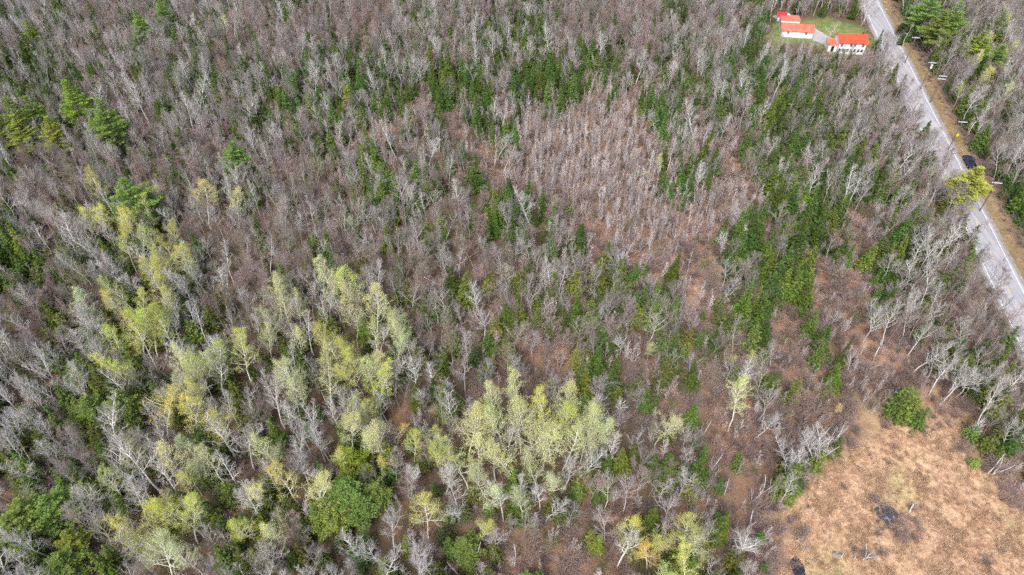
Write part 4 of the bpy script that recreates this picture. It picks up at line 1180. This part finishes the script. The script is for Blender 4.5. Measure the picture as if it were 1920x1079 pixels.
for kind, items in PL.items():
    base = LIB[kind]
    for q in items:
        zt = q['h'] * 0.75
        px, py, dep = P(q['x'], q['y'], zt)
        q['px'], q['py'] = px, py
        vis = -15 < px < 1935 and -15 < py < 1095
        q['rank'] = (q['h'] * q['sx'] / dep if vis else -1) + (10 if q['hand'] and vis else 0)
        if kind in ('sapling',) and vis: q['rank'] *= (1.6 if q['code'] in 'fbr' else 0.6)
        if kind == 'shrub' and vis: q['rank'] *= (1.6 if q['code'] in 'br' else 0.5)
    items.sort(key=lambda q: -q['rank'])
    lim = NAMES[kind][1]
    real = [q for q in items[:lim] if q['rank'] > 0]
    rest = items[len(real):]
    for q in real:
        s = q['h'] / base[0]['H']
        d = base[q['v']]
        loc = (q['x'], q['y'], hgt(q['x'], q['y']) - .05)
        rot = Euler((q['lean'][0], q['lean'][1], q['rot']), 'XYZ'); scl = (s * q['sx'], s * q['sx'], s)
        if 'trunk' in d:
            e = bpy.data.objects.new(kind, None); e.empty_display_size = .2
            kids = [bpy.data.objects.new('trunk', d['trunk']), bpy.data.objects.new('crown', d['crown'])]
        else:
            e = bpy.data.objects.new(kind, d['whole']); kids = []
        e.location = loc; e.rotation_euler = rot; e.scale = scl
        C.objects.link(e)
        for k in kids:
            k.parent = e; C.objects.link(k)
        for k in kids + ([e] if not kids else []):
            if q['tint']: k.color = q['tint']
        tag(e, q['label'] or (kind + ' label'), NAMES[kind][0], GRP[kind])
        q['obj'] = e
    if rest:
        stuff_object(STUFF[kind], kind, rest, 'mass of ' + GRP[kind], 'woods')
LM = [((1595, 88), 'the orange-roofed house'), ((1495, 58), 'the long white barn'), ((1463, 28), 'the little red-roofed shed'), ((1815, 307), 'the parked pickup'), ((1789, 256), 'the yellow road sign'),
      ((1838, 348), 'the yellow pine overhanging the road'), ((1660, 965), 'the stone heap'), ((1715, 775), 'the big evergreens edging the clearing'), ((367, 385), 'the lone cream-crowned tree'),
      ((140, 190), 'the tallest yellow-green pines'), ((787, 230), 'the spread-armed white dead tree'), ((1000, 830), 'the pale poplar grove'), ((240, 640), 'the bright lime poplars'),
      ((1228, 1040), 'the bright yellow tree'), ((435, 295), 'the lone round green pine'), ((1470, 520), 'the spruce clump by rusty ground'), ((1080, 300), 'the middle of the sapling field'),
      ((713, 325), 'the twin dark evergreens'), ((915, 640), 'the small evergreen in grey woods'), ((1620, 650), 'the rusty open patch'), ((1497, 1065), 'the dark pool'), ((640, 940), 'the green pine clump'),
      ((60, 965), 'the bottom corner pines'), ((50, 490), 'the dark spruce corner'), ((1748, 118), 'the pole with the transformer'), ((228, 360), 'the single bright green pine'), ((1100, 590), 'the mossy green thicket'),
      ((700, 600), 'the row of pale poplars'), ((880, 130), 'the dark spruce belt'), ((560, 185), 'the grey woods spruce group'), ((1430, 170), 'the spruces below the barn'), ((1180, 960), 'the yellow poplar trio'), ((1780, 640), 'the white crooked dead tree'),
      ((255, 45), 'the lone pine on the far ridge'), ((1790, 30), 'the pines across the road'), ((1440, 720), 'the brown brush flat')]
WORDS = {'bare_tree': 'leafless grey tree', 'budding_maple': 'reddish budding tree', 'pale_aspen': 'pale-barked bare aspen', 'leafing_poplar': 'leafing poplar', 'spruce_tree': 'pointed spruce',
         'hemlock_tree': 'bushy evergreen', 'pine_tree': 'feathery pine', 'sapling': 'thin bare sapling', 'shrub': 'twiggy shrub', 'leafing_shrub': 'olive-leaved shrub', 'white_birch': 'white birch', 'dead_tree': 'dead whitened tree'}
ORD = ['nearest', 'second', 'third', 'fourth', 'fifth', 'sixth', 'seventh', 'eighth', 'ninth', 'tenth', 'eleventh', 'twelfth', 'thirteenth', 'fourteenth', 'fifteenth', 'sixteenth', 'seventeenth', 'eighteenth', 'nineteenth', 'twentieth']
tens = ['twenty', 'thirty', 'forty', 'fifty', 'sixty', 'seventy']
def ordw(i):
    if i < 20: return ORD[i]
    if i >= 79: return 'far'
    return tens[(i + 1) // 10 - 2] + ('-' + ['', 'first', 'second', 'third', 'fourth', 'fifth', 'sixth', 'seventh', 'eighth', 'ninth'][(i + 1) % 10] if (i + 1) % 10 else 'th').replace('y-th', 'ieth')
buck = {}
for kind, items in PL.items():
    got = [q for q in items if 'obj' in q]
    hs_ = sorted(q['h'] for q in got)
    for q in got:
        if q['label']: continue
        k = hs_.index(q['h']) / max(1, len(hs_))
        size = 'short' if k < .33 else ('tall' if k > .67 else 'mid-sized')
        form = 'narrow ' if q['sx'] < .95 else ('wide ' if q['sx'] > 1.15 else '')
        tone = ''
        t = q['tint']
        if kind in ('bare_tree', 'budding_maple') and t: tone = 'light ' if t[0] > 1.1 else 'dark ' if t[0] < .75 else 'olive-tinged ' if t[0] < .95 else ''
        if kind in ('leafing_poplar', 'pine_tree') and t: tone = 'golden ' if t[2] < .4 else 'yellow ' if (t[2] < .7 or t[0] > 1.2) else 'pale green ' if kind == 'leafing_poplar' else 'green '
        if kind == 'spruce_tree' and t: tone = 'olive ' if t[0] > 1.15 else 'deep green ' if t[0] < .95 else 'green '
        best = min(LM, key=lambda l: (l[0][0] - q['px']) ** 2 + (l[0][1] - q['py']) ** 2)
        dx, dy = q['px'] - best[0][0], q['py'] - best[0][1]
        an = math.degrees(math.atan2(-dy, dx)) % 360
        sec = int(((an + 22.5) % 360) // 45)
        roadright = q['px'] < 1620 or q['py'] > 560
        side, oth = ('on the road side of', 'on the woods side of') if roadright else ('to the east of', 'on the west side of')
        rel = [side, 'behind and roadward of' if roadright else 'behind and east of', 'behind', 'behind and away past', oth, 'before and away from', 'in front of', 'before and roadward of' if roadright else 'before and east of'][sec]
        full = lambda: len((size + ' ' + form + tone + WORDS[kind] + ' ' + rel + ' ' + best[1]).replace('-', ' ').split())
        if full() > 13: form = ''
        if full() > 13: tone = ''
        if full() > 12: rel = rel.replace('before and away from', 'before').replace('behind and away past', 'behind')
        if full() > 14: rel = rel.replace('before and roadward of', 'before').replace('before and east of', 'before').replace('behind and roadward of', 'behind').replace('behind and east of', 'behind')
        key = (size + ' ' + form + tone + WORDS[kind], rel + ' ' + best[1])
        buck.setdefault(key, []).append((math.hypot(dx, dy), q))
for (a, b_), v in buck.items():
    v.sort(key=lambda t: t[0])
    for i, (_, q) in enumerate(v):
        lab = a + ', ' + (ordw(i) + ' ' if len(v) > 1 else '') + b_
        while len(lab.split()) > 16: lab = lab.split(' ', 1)[1]
        q['obj']['label'] = lab
print('objects', len(sc.objects), 'longest label', max(len(k[0].split()) + len(k[1].split()) for k in buck), 'largest bucket', max(len(v) for v in buck.values()))
